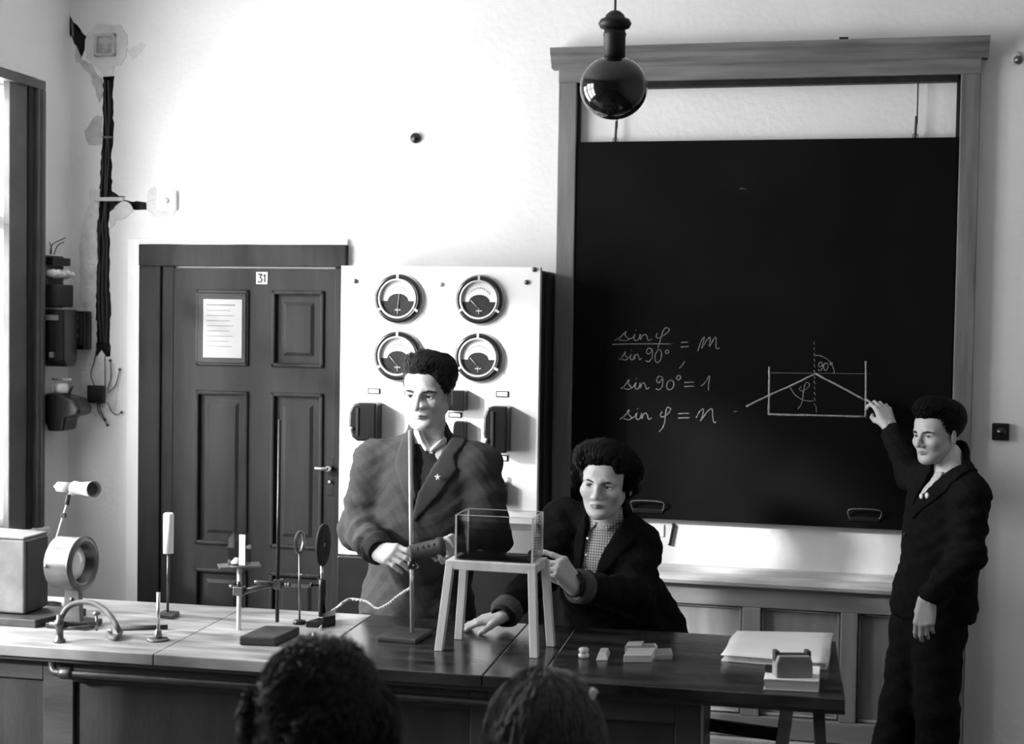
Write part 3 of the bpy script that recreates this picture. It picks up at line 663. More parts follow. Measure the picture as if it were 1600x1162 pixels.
def gauge(cx, cy, r_px, ang):
    c = sp(cx, cy); k = 4.0*0+np.linalg.norm(sp(cx+r_px, cy)-c); R_ = float(k)
    m = MB(); m.lathe([(R_*1.0, 0.0), (R_*1.0, 0.016), (R_*0.97, 0.022), (R_*0.80, 0.022), (R_*0.78, 0.010)], c, (0, -1, 0), 48); g = m.build('gauge', 'bakelite', sb)
    m = MB(); m.lathe([(R_*1.06, 0.0), (R_*1.06, 0.008), (R_*1.0, 0.012), (R_*1.0, 0.0)], c, (0, -1, 0), 48, caps=False); m.build('mounting_ring', 'bezel_grey', g)
    m = MB(); m.lathe([(R_*0.82, 0.019), (R_*0.82, 0.0245), (R_*0.74, 0.0245), (R_*0.73, 0.012)], c, (0, -1, 0), 48, caps=False); m.build('inner_ring', 'bezel_grey', g)
    for a in (90, 210, 330):
        ar = math.radians(a); d = np.array([math.cos(ar), 0, math.sin(ar)]); n_ = np.array([-math.sin(ar), 0, math.cos(ar)]); o_ = c+d*R_*0.9
        m = MB(); V0 = [o_-d*R_*.09-n_*R_*.05, o_+d*R_*.11-n_*R_*.05, o_+d*R_*.11+n_*R_*.05, o_-d*R_*.09+n_*R_*.05]
        m.hexa([v+np.array([0, -0.018, 0]) for v in V0], [v+np.array([0, -0.0245, 0]) for v in V0]); m.build('clip', 'bezel_grey', g)
    m = MB(); m.lathe([(R_*0.76, 0.010), (R_*0.76, 0.012)], c, (0, -1, 0), 48); f = m.build('dial_face', 'dial_white', g)
    # dark lower field with a hump
    pts = [(math.cos(t)*R_*.735, math.sin(t)*R_*.735) for t in np.linspace(math.pi+0.12, 2*math.pi-0.12, 24)]
    pts += [(R_*.44, -R_*.09)] + [(R_*.44*math.cos(t)*1.0, -R_*.09+R_*.30*math.sin(t)) for t in np.linspace(0.25, math.pi-0.25, 14)] + [(-R_*.44, -R_*.09)]
    m = MB(); m.prism(pts, c, (1, 0, 0), (0, 0, 1), (0, -1, 0), 0.0118, 0.0135); m.build('dial_field', 'dial_dark', g)
    m = MB()
    for t in np.linspace(35, 145, 12):
        tr = math.radians(t); d = np.array([math.cos(tr), 0, math.sin(tr)]); p0 = c+d*R_*.50+np.array([0, -.0125, -R_*.05]); p1 = c+d*R_*.57+np.array([0, -.0125, -R_*.05]); m.tube([p0, p1], 0.0011, 4)
    m.build('scale_marks', 'dial_dark', g)
    ar = math.radians(ang); d = np.array([math.cos(ar), 0, math.sin(ar)]); p0 = c+np.array([0, -.017, -R_*.38]); 
    m = MB(); m.tube([p0, p0+d*R_*(.62 if ang < 100 else .5)], 0.0016, 6); m.build('needle', 'bezel_grey', g)
    p = c+np.array([0, -.014, -R_*.46])
    m = MB(); m.box(p+np.array([-R_*.13, -.002, -R_*.03]), p+np.array([R_*.13, 0, R_*.03])); m.tube([p+np.array([0, -.001, R_*.12]), p+np.array([0, -.001, -R_*.16])], R_*.025, 6); m.build('maker_mark', 'bezel_grey', g)
    m = MB(); m.lathe([(R_*.75, 0.0205), (R_*.75, 0.0215)], c, (0, -1, 0), 40); m.build('cover_glass', 'window_glass', g)
for g_ in ((623.4, 466.6, 36.5, 84), (750, 468.4, 36.5, 135), (622.7, 556, 36.5, 133), (748.4, 558.3, 36.5, 133)): gauge(*g_)
def knob(x0, y0, x1, y1, d, rnd):
    a, b = sp(x0, y1), sp(x1, y0)
    w_, h_ = b[0]-a[0], b[2]-a[2]; q = min(w_, h_)*rnd
    # housing seen from the side: rounded on its left
    P = [(w_, 0), (w_, h_), (q*0.7, h_), (q*.25, h_*0.95), (0, h_*.75), (-0.002, h_*.4), (q*.2, h_*.1), (q*.6, 0)]
    m = MB(); m.prism(P, a, (1, 0, 0), (0, 0, 1), (0, -1, 0), 0.0, d); return m, a, b
for i, (x0, y0, x1, y1, d) in enumerate(((556, 628, 598, 686, .085), (763, 633, 800, 704, .085))):
    m, a, b = knob(x0, y0, x1, y1, d, .5); k = m.build('switch_housing', 'bakelite', sb, 0.008, 3)
    m = MB(); m.box((a[0]+.03, -SD-d-0.006, a[2]+.02), (a[0]+.042, -SD-d, b[2]-.02)); m.build('slot_plate', 'box_dark', k, .002)
    m = MB(); m.lathe([(0.008, 0), (0.008, 0.012), (0, 0.014)], (a[0]+.012, -SD-d, a[2]+.05), (0, -1, 0), 12); m.build('indicator', 'bezel_grey', k)
for x0, y0, x1, y1, d in ((698, 609, 732, 640, .06), (712, 657, 731, 690, .05), (776, 752, 794, 788, .05)):
    m, a, b = knob(x0, y0, x1, y1, d, .3); k = m.build('rotary_switch', 'bakelite', sb, 0.005)
    if y0 == 752:
        m = MB(); m.tube([((a[0]+b[0])/2-.01, -SD-.03, b[2]-.005), ((a[0]+b[0])/2-.012, -SD-.034, b[2]+.035)], .006, 8); m.build('lever', 'black_paint', k)
for x0, y0, x1, y1 in ((575, 606.6, 594, 615), (775, 611, 795, 620), (701, 644, 721.5, 652), (776, 711, 794, 720), (776, 794, 792, 802)):
    a, b = sp(x0, y1), sp(x1, y0)
    m = MB(); m.box((a[0], -SD-.004, a[2]), (b[0], -SD-.0005, b[2])); k = m.build('label_holder', 'black_paint', sb, 0.001)
    m = MB(); m.box((a[0]+.005, -SD-.0055, a[2]+.004), (b[0]-.005, -SD-.0035, b[2]-.004)); m.build('label_card', 'paper_bright', k)
for x, y, mt in ((555.5, 439, 'steel_dark'), (689, 444, 'porcelain_grey'), (823, 441, 'steel_dark'), (835, 415, 'steel_dark')):
    c = sp(x, y if y > 420 else 421); m = MB(); m.lathe([(0.010, 0), (0.010, 0.006), (0.006, 0.011), (0, 0.012)], c, (0, -1, 0), 14); m.build('screw', mt, sb)

# ================================================================== DEMONSTRATION TABLE
ZT = 0.85
TA = 0.0297
TO = np.array([0.058, -1.935+TA*(0.058+1.15), 0.0]); tdir = np.array([math.cos(TA), math.sin(TA), 0]); ndir = np.array([-math.sin(TA), math.cos(TA), 0])
TD = 0.705
def TP(s, d, z): return TO+tdir*s+ndir*d+np.array([0, 0, z])
def sd(p): q = np.array(p)-TO; return float(q@tdir), float(q@ndir)
def tbox(mb, s0, d0, z0, s1, d1, z1, mi=0):
    lo = [TP(s0, d0, z0), TP(s1, d0, z0), TP(s1, d1, z0), TP(s0, d1, z0)]; hi = [TP(s0, d0, z1), TP(s1, d0, z1), TP(s1, d1, z1), TP(s0, d1, z1)]
    return mb.hexa(lo, hi, mi)
tt = thing('demonstration_table', TP(-1.4, TD/2, 0), 'long dark demonstration bench with glossy worn top and panelled front', 'table')
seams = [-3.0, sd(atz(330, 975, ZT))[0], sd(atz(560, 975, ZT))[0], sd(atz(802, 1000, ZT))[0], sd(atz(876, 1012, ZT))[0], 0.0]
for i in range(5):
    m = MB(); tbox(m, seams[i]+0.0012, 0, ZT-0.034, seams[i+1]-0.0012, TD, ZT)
    m.build('top_board', 'table_top_sunlit' if i < 2 else 'table_top', tt, 0.003)  # the two left boards carry the sunlit tone in their colour
cs1 = sd(atz(1083, 1100, ZT-0.05))[0]+0.02
m = MB(); tbox(m, -2.97, 0.075, 0.0, cs1, 0.62, ZT-0.034); m.build('carcass', 'cabinet_paint', tt)
m = MB(); tbox(m, -2.98, 0.012, ZT-0.046, -0.0, 0.04, ZT-0.034); m.build('edge_bead', 'table_edge', tt)
m = MB(); tbox(m, cs1-0.03, 0.068, 0, cs1+0.006, 0.09, ZT-0.036); m.build('corner_bead', 'ledge_pale', tt)
def fs(x, y): q = aty(x, y, -1.87); return sd(q)[0]
ps = [(-2.96, fs(79, 1100)), (fs(125, 1100), fs(410, 1110)), (fs(450, 1110), fs(735, 1120)), (fs(762, 1120), cs1-0.07)]
FD = 0.055
zt1 = 0.735; zb1 = 0.2
prev = -2.97
for i, (a, b) in enumerate(ps):
    if a > prev+0.005:
        m = MB(); tbox(m, prev, FD, 0.02, a, 0.076, ZT-0.05); m.build('front_stile', 'cabinet_paint', tt, 0.003)
    m = MB(); tbox(m, a, FD, zt1, b, 0.076, ZT-0.05); m.build('front_rail', 'cabinet_paint', tt, 0.003)
    m = MB(); tbox(m, a, FD, 0.02, b, 0.076, zb1); m.build('front_rail', 'cabinet_paint', tt, 0.003)
    m = MB(); tbox(m, a+.002, 0.068, zb1, b-.002, 0.0765, zt1); m.build('front_panel', 'cabinet_panel', tt)
    prev = b
m = MB(); tbox(m, prev, FD, 0.02, cs1, 0.076, ZT-0.05); m.build('front_stile', 'cabinet_paint', tt, 0.003)
# gas pipe under the edge
m = MB(); q0 = TP(*sd(aty(93, 1010, -1.9)), 0)
sA = sd(atz(93, 1003, ZT))[0]
m.tube(bez([TP(sA, 0.03, ZT-0.03), TP(sA, 0.028, ZT-0.06), TP(sA+0.012, 0.022, ZT-0.078), TP(sA+0.05, 0.02, ZT-0.08)])+[TP(-0.9, 0.02, ZT-0.082)], 0.0115, 12); m.build('gas_pipe', 'steel_dark', tt)
m = MB(); m.lathe([(0.016, 0), (0.018, 0.01), (0.018, 0.03), (0.016, 0.04)], TP(sA+0.03, 0.02, ZT-0.08), tdir, 16); m.build('pipe_joint', 'steel_dark', tt)
# open end: legs and a cross rail under the overhang
for (x0, y0, x1, y1, Yv, wd, mt) in ((1231, 1098, 1222, 1162, -1.42, 0.040, 'panel_wood_rail'), (1279, 1104, 1282, 1162, -1.82, 0.032, 'cabinet_paint')):
    a = aty(x0, y0, Yv); b = aty(x1, y1, Yv); dirn = (b-a)/(b[2]-a[2]); top = a+dirn*(ZT-0.034-a[2]); bot = a+dirn*(0-a[2])
    h = wd/2
    m = MB(); m.hexa([bot+np.array(v) for v in ((-h, -h, 0), (h, -h, 0), (h, h, 0), (-h, h, 0))], [top+np.array(v) for v in ((-h, -h, 0), (h, -h, 0), (h, h, 0), (-h, h, 0))]); m.build('leg', mt, tt, 0.003)
a, b = aty(1098, 1130, -1.30), aty(1226, 1148, -1.42)
m = MB(); m.hexa([a+np.array((0, -.012, -.02)), b+np.array((0, -.012, -.02)), b+np.array((0, .012, -.02)), a+np.array((0, .012, -.02))], [a+np.array((0, -.012, .018)), b+np.array((0, -.012, .018)), b+np.array((0, .012, .018)), a+np.array((0, .012, .018))]); m.build('cross_rail', 'black_soft', tt, .003)

# ================================================================== APPARATUS ON THE TABLE
def on(x, y): return atz(x, y, ZT)
def slab(p1, p2, p3, h, z=ZT):
    """block on the table from three base corners given in pixels"""
    a, b, c = atz(*p1, z), atz(*p2, z), atz(*p3, z); d = a+(c-b); up = np.array([0, 0, h])
    return MB().hexa([a, b, c, d], [a+up, b+up, c+up, d+up])
# projector box
a, b = on(38, 974), on(-60, 968)
h = float(aty(38, 843, a[1])[2]-ZT)
t = thing('lamp_house', tuple(a+np.array([-.12, .1, 0])), 'dark metal projector lamp house at the left end of the bench', 'projector')
c = on(75, 972)+np.array([0.0, 0.12, 0]); c = np.array([float(aty(75, 960, a[1]+.14)[0]), a[1]+.14, ZT])
bx0 = a[0]-0.30
up = np.array([0, 0, h])
base = [np.array([bx0, a[1]-.0, ZT+.03]), np.array([a[0], a[1], ZT+.03]), np.array([c[0], c[1], ZT+.03]), np.array([bx0+.05, c[1]+.03, ZT+.03])]
m = MB(); m.hexa(base, [p+up-np.array([0, 0, .03]) for p in base]); m.build('case', 'box_grey', t, 0.008, 3)
m = MB(); q = [(p+(np.array([-.0, -.004, h-.03+.0]))) for p in base]; m.hexa(q, [p+np.array([0, 0, .008]) for p in q]); m.build('lid', 'box_grey', t, .003)
e = base[2]-base[1]; nrm = np.array([e[1], -e[0], 0]); nrm /= np.linalg.norm(nrm)
m = MB(); c0 = base[1]+.06*e; c1 = base[1]+.94*e
m.hexa([c0-nrm*.002+up*.02, c0+nrm*.004+up*.02, c1+nrm*.004+up*.02, c1-nrm*.002+up*.02], [c0-nrm*.002+up*.86, c0+nrm*.004+up*.86, c1+nrm*.004+up*.86, c1-nrm*.002+up*.86]); m.build('front_plate', 'box_dark', t, .001)
m = MB(); bb_ = [np.array([bx0, a[1]-.05, ZT]), np.array([a[0]+.07, a[1]-.05, ZT]), np.array([a[0]+.13, c[1]+.02, ZT]), np.array([bx0+.05, c[1]+.03, ZT])]
m.hexa([p+np.array([0, 0, .0005]) for p in bb_], [p+np.array([0, 0, .026]) for p in bb_]); m.build('baseboard', 'dark_wood', t, .003)
# condenser lens in a drum on a post
p = on(109, 978); y_ = p[1]; c = aty(128, 880, y_); R_ = 41*4.6/2200*1.0
t = thing('condenser_lens', tuple(p), 'large condenser lens in a steel drum on a flat post', 'lens')
ax = np.array([1.0, -0.06, 0]); ax /= np.linalg.norm(ax)
m = MB(); m.lathe([(R_*.96, -.085), (R_*.96, -.004), (R_*1.02, -.002), (R_*1.02, .006), (R_*.80, .010), (R_*.70, .004), (R_*.70, -.08)], c, ax, 48); dr = m.build('drum', 'steel_dark', t)
m = MB(); m.lathe([(R_*.71, -.03), (R_*.6, -.02), (R_*.4, -.012), (R_*.2, -.008), (0, -.006)], c, ax, 40); m.build('lens', 'lens_tint', t)
m = MB(); q = [(-.026, -.006), (.026, -.006), (.026, .006), (-.026, .006)]; up_ = np.array([0, 0, 1.0]); sd_ = np.cross(ax, up_)
o_ = np.array([c[0], c[1], ZT])-ax*.03
m.prism([(-.032, 0), (.032, 0), (.024, c[2]-ZT-R_*.93), (-.024, c[2]-ZT-R_*.93)], o_, (1, 0, 0), (0, 0, 1), (0, 1, 0), -.012, .012); po_ = m.build('post', 'steel_dark', t, .002)
m = MB(); m.lathe([(.006, 0), (.006, .004), (0, .005)], o_+np.array([0, -.012, .09]), (0, -1, 0), 10); m.build('screw', 'brass', po_)
m = MB(); m.lathe([(.006, 0), (.006, .004), (0, .005)], c-ax*.06+np.array([-.02, -R_*.96, 0])*np.array([1, 1, 1]), (0, -1, 0), 10); m.build('screw', 'brass', dr)
m = MB(); m.box(o_+np.array([-.07, -.05, .0005]), o_+np.array([.07, .06, .018])); m.build('foot', 'black_paint', t, .003)
# small lamp on a bent stalk behind
Yq = -1.45
grey('lamp_grey', .36, .5, .1, 20)
t = thing('reflector_lamp', tuple(aty(72, 940, Yq)[:2])+(ZT,), 'pale little lamp with flared shade on a thin stalk behind the lens', 'lamp')
A = aty(89, 760, Yq); B = aty(113, 762, Yq); Cc = aty(117, 763, Yq); D_ = aty(147, 764, Yq-.06)
ax = (B-A)/np.linalg.norm(B-A)
m = MB(); m.lathe([(0, -.012), (.005, -.01), (.005, 0), (.016, .002), (.018, .03), (.018, np.linalg.norm(B-A))], A, ax, 20); m.build('socket', 'lamp_grey', t)
L_ = np.linalg.norm(D_-Cc); m = MB(); m.lathe([(.014, 0), (.026, .004), (.026, .010), (.022, .014), (.024, L_*.8), (.028, L_), (.026, L_), (.02, .02)], Cc, (D_-Cc)/L_, 24); m.build('shade', 'lamp_grey', t)
m = MB(); m.tube(bez([aty(109, 768, Yq), aty(106, 783, Yq), aty(99, 805, Yq), aty(90, 835, Yq), aty(82, 862, Yq), aty(74, 900, Yq), aty(72, 940, Yq)])+[tuple(aty(72, 940, Yq)[:2])+(ZT,)], .004, 8); m.build('stalk', 'porcelain_grey', t)
m = MB(); m.lathe([(.009, -.006), (.009, .006)], aty(99, 805, Yq), (0, 1, 0), 12); m.build('joint', 'black_paint', t)
m = MB(); m.lathe([(.007, -.018), (.007, .018)], aty(106, 780, Yq), (.2, 0, 1), 12); m.build('grip', 'rubber_dark', t)
m = MB(); m.lathe([(.05, 0.0005), (.05, .012), (.01, .02)], tuple(aty(72, 940, Yq)[:2])+(ZT,), (0, 0, 1), 24); m.build('base', 'black_paint', t)
# gas tap with rubber hose
p = on(93, 1003); Yt = p[1]
t = thing('gas_tap', tuple(p), 'brass double gas tap with a grey rubber hose at the bench edge', 'gas tap')
m = MB(); m.lathe([(.018, .0005), (.018, .008), (.012, .012), (.011, .045), (.015, .048), (.015, .066), (.010, .07), (.009, .085)], p, (0, 0, 1), 20); m.build('pillar', 'steel_dark', t)
g0 = p+np.array([0, 0, .056])
e1 = aty(150, 974, Yt+.06); e2 = aty(140, 981, Yt+.03)
m = MB(); m.tube([g0, g0+(e1-g0)*.5, e1], [.009, .007, .006], 10); m.tube([g0+np.array([0, 0, -.012]), e2], [.008, .005], 10); m.build('spout', 'steel_dark', t)
m = MB(); q = aty(151, 985, Yt+.06); m.tube([q, aty(151, 960, Yt+.06)], .004, 8); m.lathe([(.012, 0), (.012, .006), (.004, .012)], aty(151, 960, Yt+.06), (0, 0, 1), 14); m.build('valve_key', 'brass', t)
m = MB(); m.tube([g0+np.array([-.03, -.004, 0]), g0+np.array([.012, -.004, 0])], .006, 8); m.build('tap_handle', 'brass', t)
H = [(94, 976, .0), (97, 962, .01), (107, 948, .02), (125, 941, .03), (145, 942, .03), (163, 952, .02), (177, 968, .0), (186, 985, -.005)]
hp = [aty(x, y, Yt+d) for x, y, d in H]
endp = [on(188, 992)+np.array([0, 0, .011]), on(182, 1001)+np.array([0, 0, .009]), on(172, 999)+np.array([0, 0, .009]), on(168, 992)+np.array([0, 0, .009])]
m = MB(); m.tube(bez([g0+np.array([0, 0, .02])]+hp+endp), .0085, 12); m.build('hose', 'rubber', t)
m = MB(); e = endp[-1]; m.tube([e, e+np.array([.012, .008, 0])], .0098, 12); m.build('hose_end', 'porcelain_grey', t)
q0, q1 = on(186, 985)+np.array([0, 0, .008]), on(262, 983)+np.array([0, 0, .008])
m = MB(); m.tube([q0, q1], [.0075, .0075], 10); tag(m.build('rubber_tube', 'rubber_dark'), 'short dark rubber tube lying behind the rod stand', 'tube')
# candle on a stand
p = on(262, 962); Yp = p[1]
t = thing('candle_stand', tuple(p), 'white candle on a thin dark rod with a small block foot', 'candle')
ca, cb = aty(263, 864, Yp), aty(262.5, 801, Yp)
m = MB(); m.lathe([(.017, 0), (.017, cb[2]-ca[2]-.004), (.013, cb[2]-ca[2])], ca, (0, 0, 1), 24); m.build('candle', 'candle_white', t)
m = MB(); m.tube([cb+np.array([0, 0, -.002]), cb+np.array([.001, 0, .008])], .0015, 6); m.build('wick', 'cord_dark', t)
m = MB(); m.tube([p+np.array([0, 0, .015]), ca], .0045, 8); m.build('rod', 'steel_dark', t)
m = slab((245, 965), (270, 968), (281, 961), .014); m.build('foot', 'dark_wood', t, .003)
# short rod on a round foot
p = on(247, 1000)
t = thing('rod_stand', tuple(p), 'short steel rod on a round disc foot in front of the candle', 'stand')
Yp = p[1]; m = MB(); m.lathe([(.033, .0005), (.034, .003), (.030, .006), (.012, .008), (.0, .008)], p, (0, 0, 1), 28); m.build('disc_foot', 'steel_dark', t)
m = MB(); m.lathe([(.013, .006), (.013, .018), (.011, .022), (.011, .030), (.006, .034)], p, (0, 0, 1), 18); m.build('collar', 'brass', t)
m = MB(); m.tube([p+np.array([0, 0, .02]), aty(247.5, 925, Yp)], .0055, 10); m.build('rod', 'steel', t)
# retort stand with clamp and glass cell table
p = on(433, 981)
t = thing('retort_stand', tuple(p), 'tall thin dark retort rod on a heavy block with a clamp arm', 'retort stand')
m = slab((373, 1008), (431, 1010), (469, 992), .028); m.build('base_block', 'dark_wood', t, .006)
rt = aty(437.5, 655, p[1]); m = MB(); m.tube([p+np.array([0, 0, .02]), rt], .0062, 10); m.build('rod', 'black_paint', t)
Yc = p[1]
cl = aty(435, 912, Yc); pc = on(373, 984); Yd = pc[1]; c2 = aty(374, 922, Yd)
m = MB(); m.box(cl-np.array([.014, .014, .016]), cl+np.array([.014, .014, .016])); bo = m.build('boss_head', 'steel_dark', t, .004)
m = MB(); m.tube([cl+np.array([.012, 0, 0]), cl+np.array([.04, -.005, .002])], .004, 8); m.lathe([(.009, 0), (.009, .006)], cl+np.array([.036, -.005, 0]), (1, 0, .1), 12); m.build('thumbscrew', 'brass', bo)
m = MB(); m.tube([cl+np.array([-.01, 0, 0]), cl+(c2-cl)*.45, c2+np.array([.01, 0, -.006])], [.008, .0085, .010], 10); arm = m.build('clamp_arm', 'steel_dark', t)
m = MB(); m.tube([cl+(c2-cl)*.2+np.array([0, 0, .006]), cl+(c2-cl)*.62+np.array([0, 0, .02])], .006, 8); m.build('clamp_screw', 'brass', arm)
m = MB(); m.box(c2-np.array([.018, .014, .016]), c2+np.array([.018, .014, .014])); jw = m.build('clamp_jaw', 'steel_dark', t, .004)
m = MB(); m.tube([c2+np.array([0, -.004, .012]), c2+np.array([0, -.006, .03])], .007, 8); m.tube([c2+np.array([-.018, 0, .01]), c2+np.array([-.034, 0, .012])], .005, 8); m.build('wing_screw', 'steel_dark', jw)
ptop = aty(374, 886, Yd)
t = thing('stage_plate', tuple(pc), 'small flat stage on a pale post held by the clamp', 'stage')
m = MB(); m.tube([pc+np.array([0, 0, .001]), ptop], .0075, 12); m.build('post', 'porcelain_grey', t)
a_, b_ = aty(341, 884, Yd-.03), aty(409, 880, Yd+.05)
zpl = (a_[2]+b_[2])/2
c_ = np.array([ptop[0], ptop[1], zpl]); e1 = np.array([b_[0]-a_[0], b_[1]-a_[1], 0])/2; e2 = np.array([-e1[1], e1[0], 0])*.55
m = MB(); Q = [c_-e1-e2, c_+e1*.9-e2, c_+e1+e2, c_-e1*.9+e2]; m.hexa([q-np.array([0, 0, .003]) for q in Q], [q+np.array([0, 0, .002]) for q in Q]); m.build('plate', 'steel', t)
zpt = zpl+.0025
t = thing('glass_cell', (c_[0], c_[1], zpt), 'small square glass cell with a white strip on the clamped stage', 'glass cell')
g0, g1 = aty(360, 880, Yd), aty(388, 833, Yd); ht = g1[2]-g0[2]
W_ = g1[0]-g0[0]; D2 = .045
for nm, A_, B_ in (('glass_side', (0, 0, 0), (W_, .002, ht)), ('glass_side', (0, D2-.002, 0), (W_, D2, ht)), ('glass_side', (0, .002, 0), (.002, D2-.002, ht)), ('glass_side', (W_-.002, .002, 0), (W_, D2-.002, ht)), ('glass_bottom', (.002, .002, 0), (W_-.002, D2-.002, .002))):
    of = np.array([g0[0], c_[1]-D2/2, zpt+.0005]); m = MB(); m.box(of+np.array(A_), of+np.array(B_)); m.build(nm, 'tank_glass', t)
m = MB(); m.box(of+np.array([W_*.66, -.002, .002]), of+np.array([W_*1.0, -.0005, ht])); m.build('white_strip', 'paper_bright', t)
m = MB(); m.lathe([(W_*.30, .003), (W_*.31, .008), (W_*.2, .014), (W_*.14, .020), (0, .022)], of+np.array([W_*.36, D2/2, 0]), (0, 0, 1), 14); m.build('salt_crystals', 'porcelain', t)
# small mirror on a rod
p = on(468, 974); Yp = p[1]
t = thing('lens_holder', tuple(p), 'tiny ring lens on a thin brass rod beside the retort stand', 'lens')
c = aty(468, 847, Yp); R_ = 18*4.65/2200; ax = np.array([1.0, -.02, 0])
m = MB(); m.lathe([(R_*1.0, -.004), (R_*1.0, .004), (R_*.8, .005), (R_*.8, -.005), (R_*1.0, -.004)], c, ax, 28, caps=False); m.build('ring', 'brass', t)
m = MB(); m.lathe([(R_*.8, -.001), (R_*.8, .001)], c, ax, 28); m.build('lens', 'window_glass', t)
m = MB(); m.tube([p+np.array([0, 0, .01]), c-np.array([0, 0, R_])], .0035, 8); m.build('rod', 'brass', t)
m = MB(); m.lathe([(.022, .0005), (.022, .010), (.006, .014)], p, (0, 0, 1), 20); m.build('foot', 'black_paint', t)
m = MB(); m.tube([aty(468, 897, Yp), aty(476, 898, Yp)], .003, 8); m.build('set_screw', 'brass', t)
# black disc screen on a saddle stand
p = on(503, 972); Yp = p[1]
t = thing('disc_screen', tuple(p), 'black oval disc screen with a small hole on a sturdy stand', 'screen')
c = aty(505, 851, Yp); R_ = 33*4.6/2200; ax = np.array([1.0, .04, 0])
m = MB(); m.lathe([(R_*.06, -.004), (R_*1.0, -.004), (R_*1.0, .004), (R_*.06, .004), (R_*.06, -.004)], c, ax, 40, caps=False); m.build('disc', 'black_soft', t)
m = MB(); m.lathe([(R_*.11, .004), (R_*.11, .006), (R_*.06, .006), (R_*.06, .004)], c, ax, 20, caps=False); m.build('aperture_ring', 'brass', t)
m = MB(); m.tube([aty(503, 883, Yp), aty(503, 912, Yp)], .0055, 10); m.build('stem', 'steel', t)
m = MB(); m.lathe([(.012, 0.02), (.012, float(aty(503, 906, Yp)[2]-ZT)), (.008, float(aty(503, 904, Yp)[2]-ZT))], p, (0, 0, 1), 18); m.build('pillar', 'black_paint', t)
m = MB(); q = aty(497, 914, Yp); m.tube([q, q+np.array([-.02, -.004, 0])], .004, 8); m.lathe([(.009, 0), (.009, .006)], q+np.array([-.018, -.004, 0]), (-1, -.2, 0), 12); m.build('thumbscrew', 'black_paint', t)
m = slab((477, 980), (505, 981), (525, 975), .02); m.build('base_block', 'black_paint', t, .003)
m = slab((504, 981), (524, 977), (524, 968), .034); m.build('base_riser', 'black_paint', t, .003)
# little brass tee
p = on(487, 1006); t = thing('brass_fitting', tuple(p), 'little brass tee fitting lying in front of the retort block', 'fitting')
m = MB(); m.tube([p+np.array([-.028, 0, .007]), p+np.array([.022, -.004, .007])], .0065, 10); m.build('tube', 'brass', t)
m = MB(); m.lathe([(.008, 0), (.008, .02), (.006, .034), (0, .034)], p+np.array([.008, 0, .003]), (0, 0, 1), 12); m.build('spigot', 'brass', t)
# tall bright rod held by the man, on a dark block
p = on(644, 995); Yr = p[1]
t = thing('rod_on_block', tuple(p), 'tall bright steel rod on a flat dark block before the man', 'stand')
m = slab((589, 1001), (650, 1007), (676, 990), .016); m.build('base_block', 'dark_wood', t, .004)
ROD_T = aty(641, 672, Yr)
grey('rod_pale', .48, .35, .1, 30, metal=.3, spec=.5)
m = MB(); m.tube([p+np.array([0, 0, .012]), ROD_T], .0068, 12); m.build('rod', 'rod_pale', t)
def rod_at(py): return aty(641+(py-672)*3.0/320, py, Yr)
# perforated tube device with cord
A = rod_at(864)+np.array([0.0, -.012, 0]); B = aty(693, 853, Yr+.03); ax = B-A; Ld = np.linalg.norm(ax); ax /= Ld
t = thing('lamp_tube', tuple(A), 'black perforated lamp tube clamped on the rod in the man\'s hands', 'lamp')
m = MB(); m.lathe([(.012, -.004), (.025, -.002), (.027, .002), (.027, Ld-.02), (.031, Ld-.018), (.031, Ld+.002), (.024, Ld+.004), (.0, Ld+.004)], A, ax, 28); m.build('tube', 'rubber_dark', t)
v_ = np.cross(ax, np.array([0, 0, 1.0])); v_ /= np.linalg.norm(v_); fw_ = v_ if v_[1] < 0 else -v_; upv = np.array([0, 0, 1.0])
nn = fw_*.80+upv*.6; nn /= np.linalg.norm(nn)
for k in range(4):
    q = A+ax*(.022+k*.0175)+nn*.0255
    m = MB(); m.lathe([(.0048, -.002), (.0048, .0018), (0, .0018)], q, nn, 12); m.build('vent_hole', 'iron_black', t)
m = MB(); q = rod_at(882); m.lathe([(.013, -.012), (.014, 0), (.013, .014)], q, (0, 0, 1), 16); m.tube([q, q+np.array([.02, -.02, .0])], .005, 8); m.build('rod_clamp', 'black_paint', t)
W0 = [(643, 915, Yr), (632, 924, Yr+.02), (621, 932, Yr+.04), (606, 944, Yr+.06), (590, 951, Yr+.07), (580, 945, Yr+.08), (570, 939, Yr+.1), (549, 936, Yr+.12), (538, 940, Yr+.12)]
wp = bez([rod_at(885)+np.array([.004, -.01, 0])]+[aty(*q) for q in W0]+[on(528, 951)+np.array([0, 0, .006]), on(514, 962)+np.array([0, 0, .006]), on(500, 985)+np.array([0, 0, .005])], 14)
m = MB(); m2 = MB(); P1 = []; P2 = []
for i, q in enumerate(wp):
    a = i*.9; o_ = np.array([math.cos(a)*.0028, 0, math.sin(a)*.0028]); P1.append(q+o_); P2.append(q-o_)
m.tube(P1, .0026, 6); m.tube(P2, .0026, 6); m.build('twisted_cord', 'cord_pale', t)

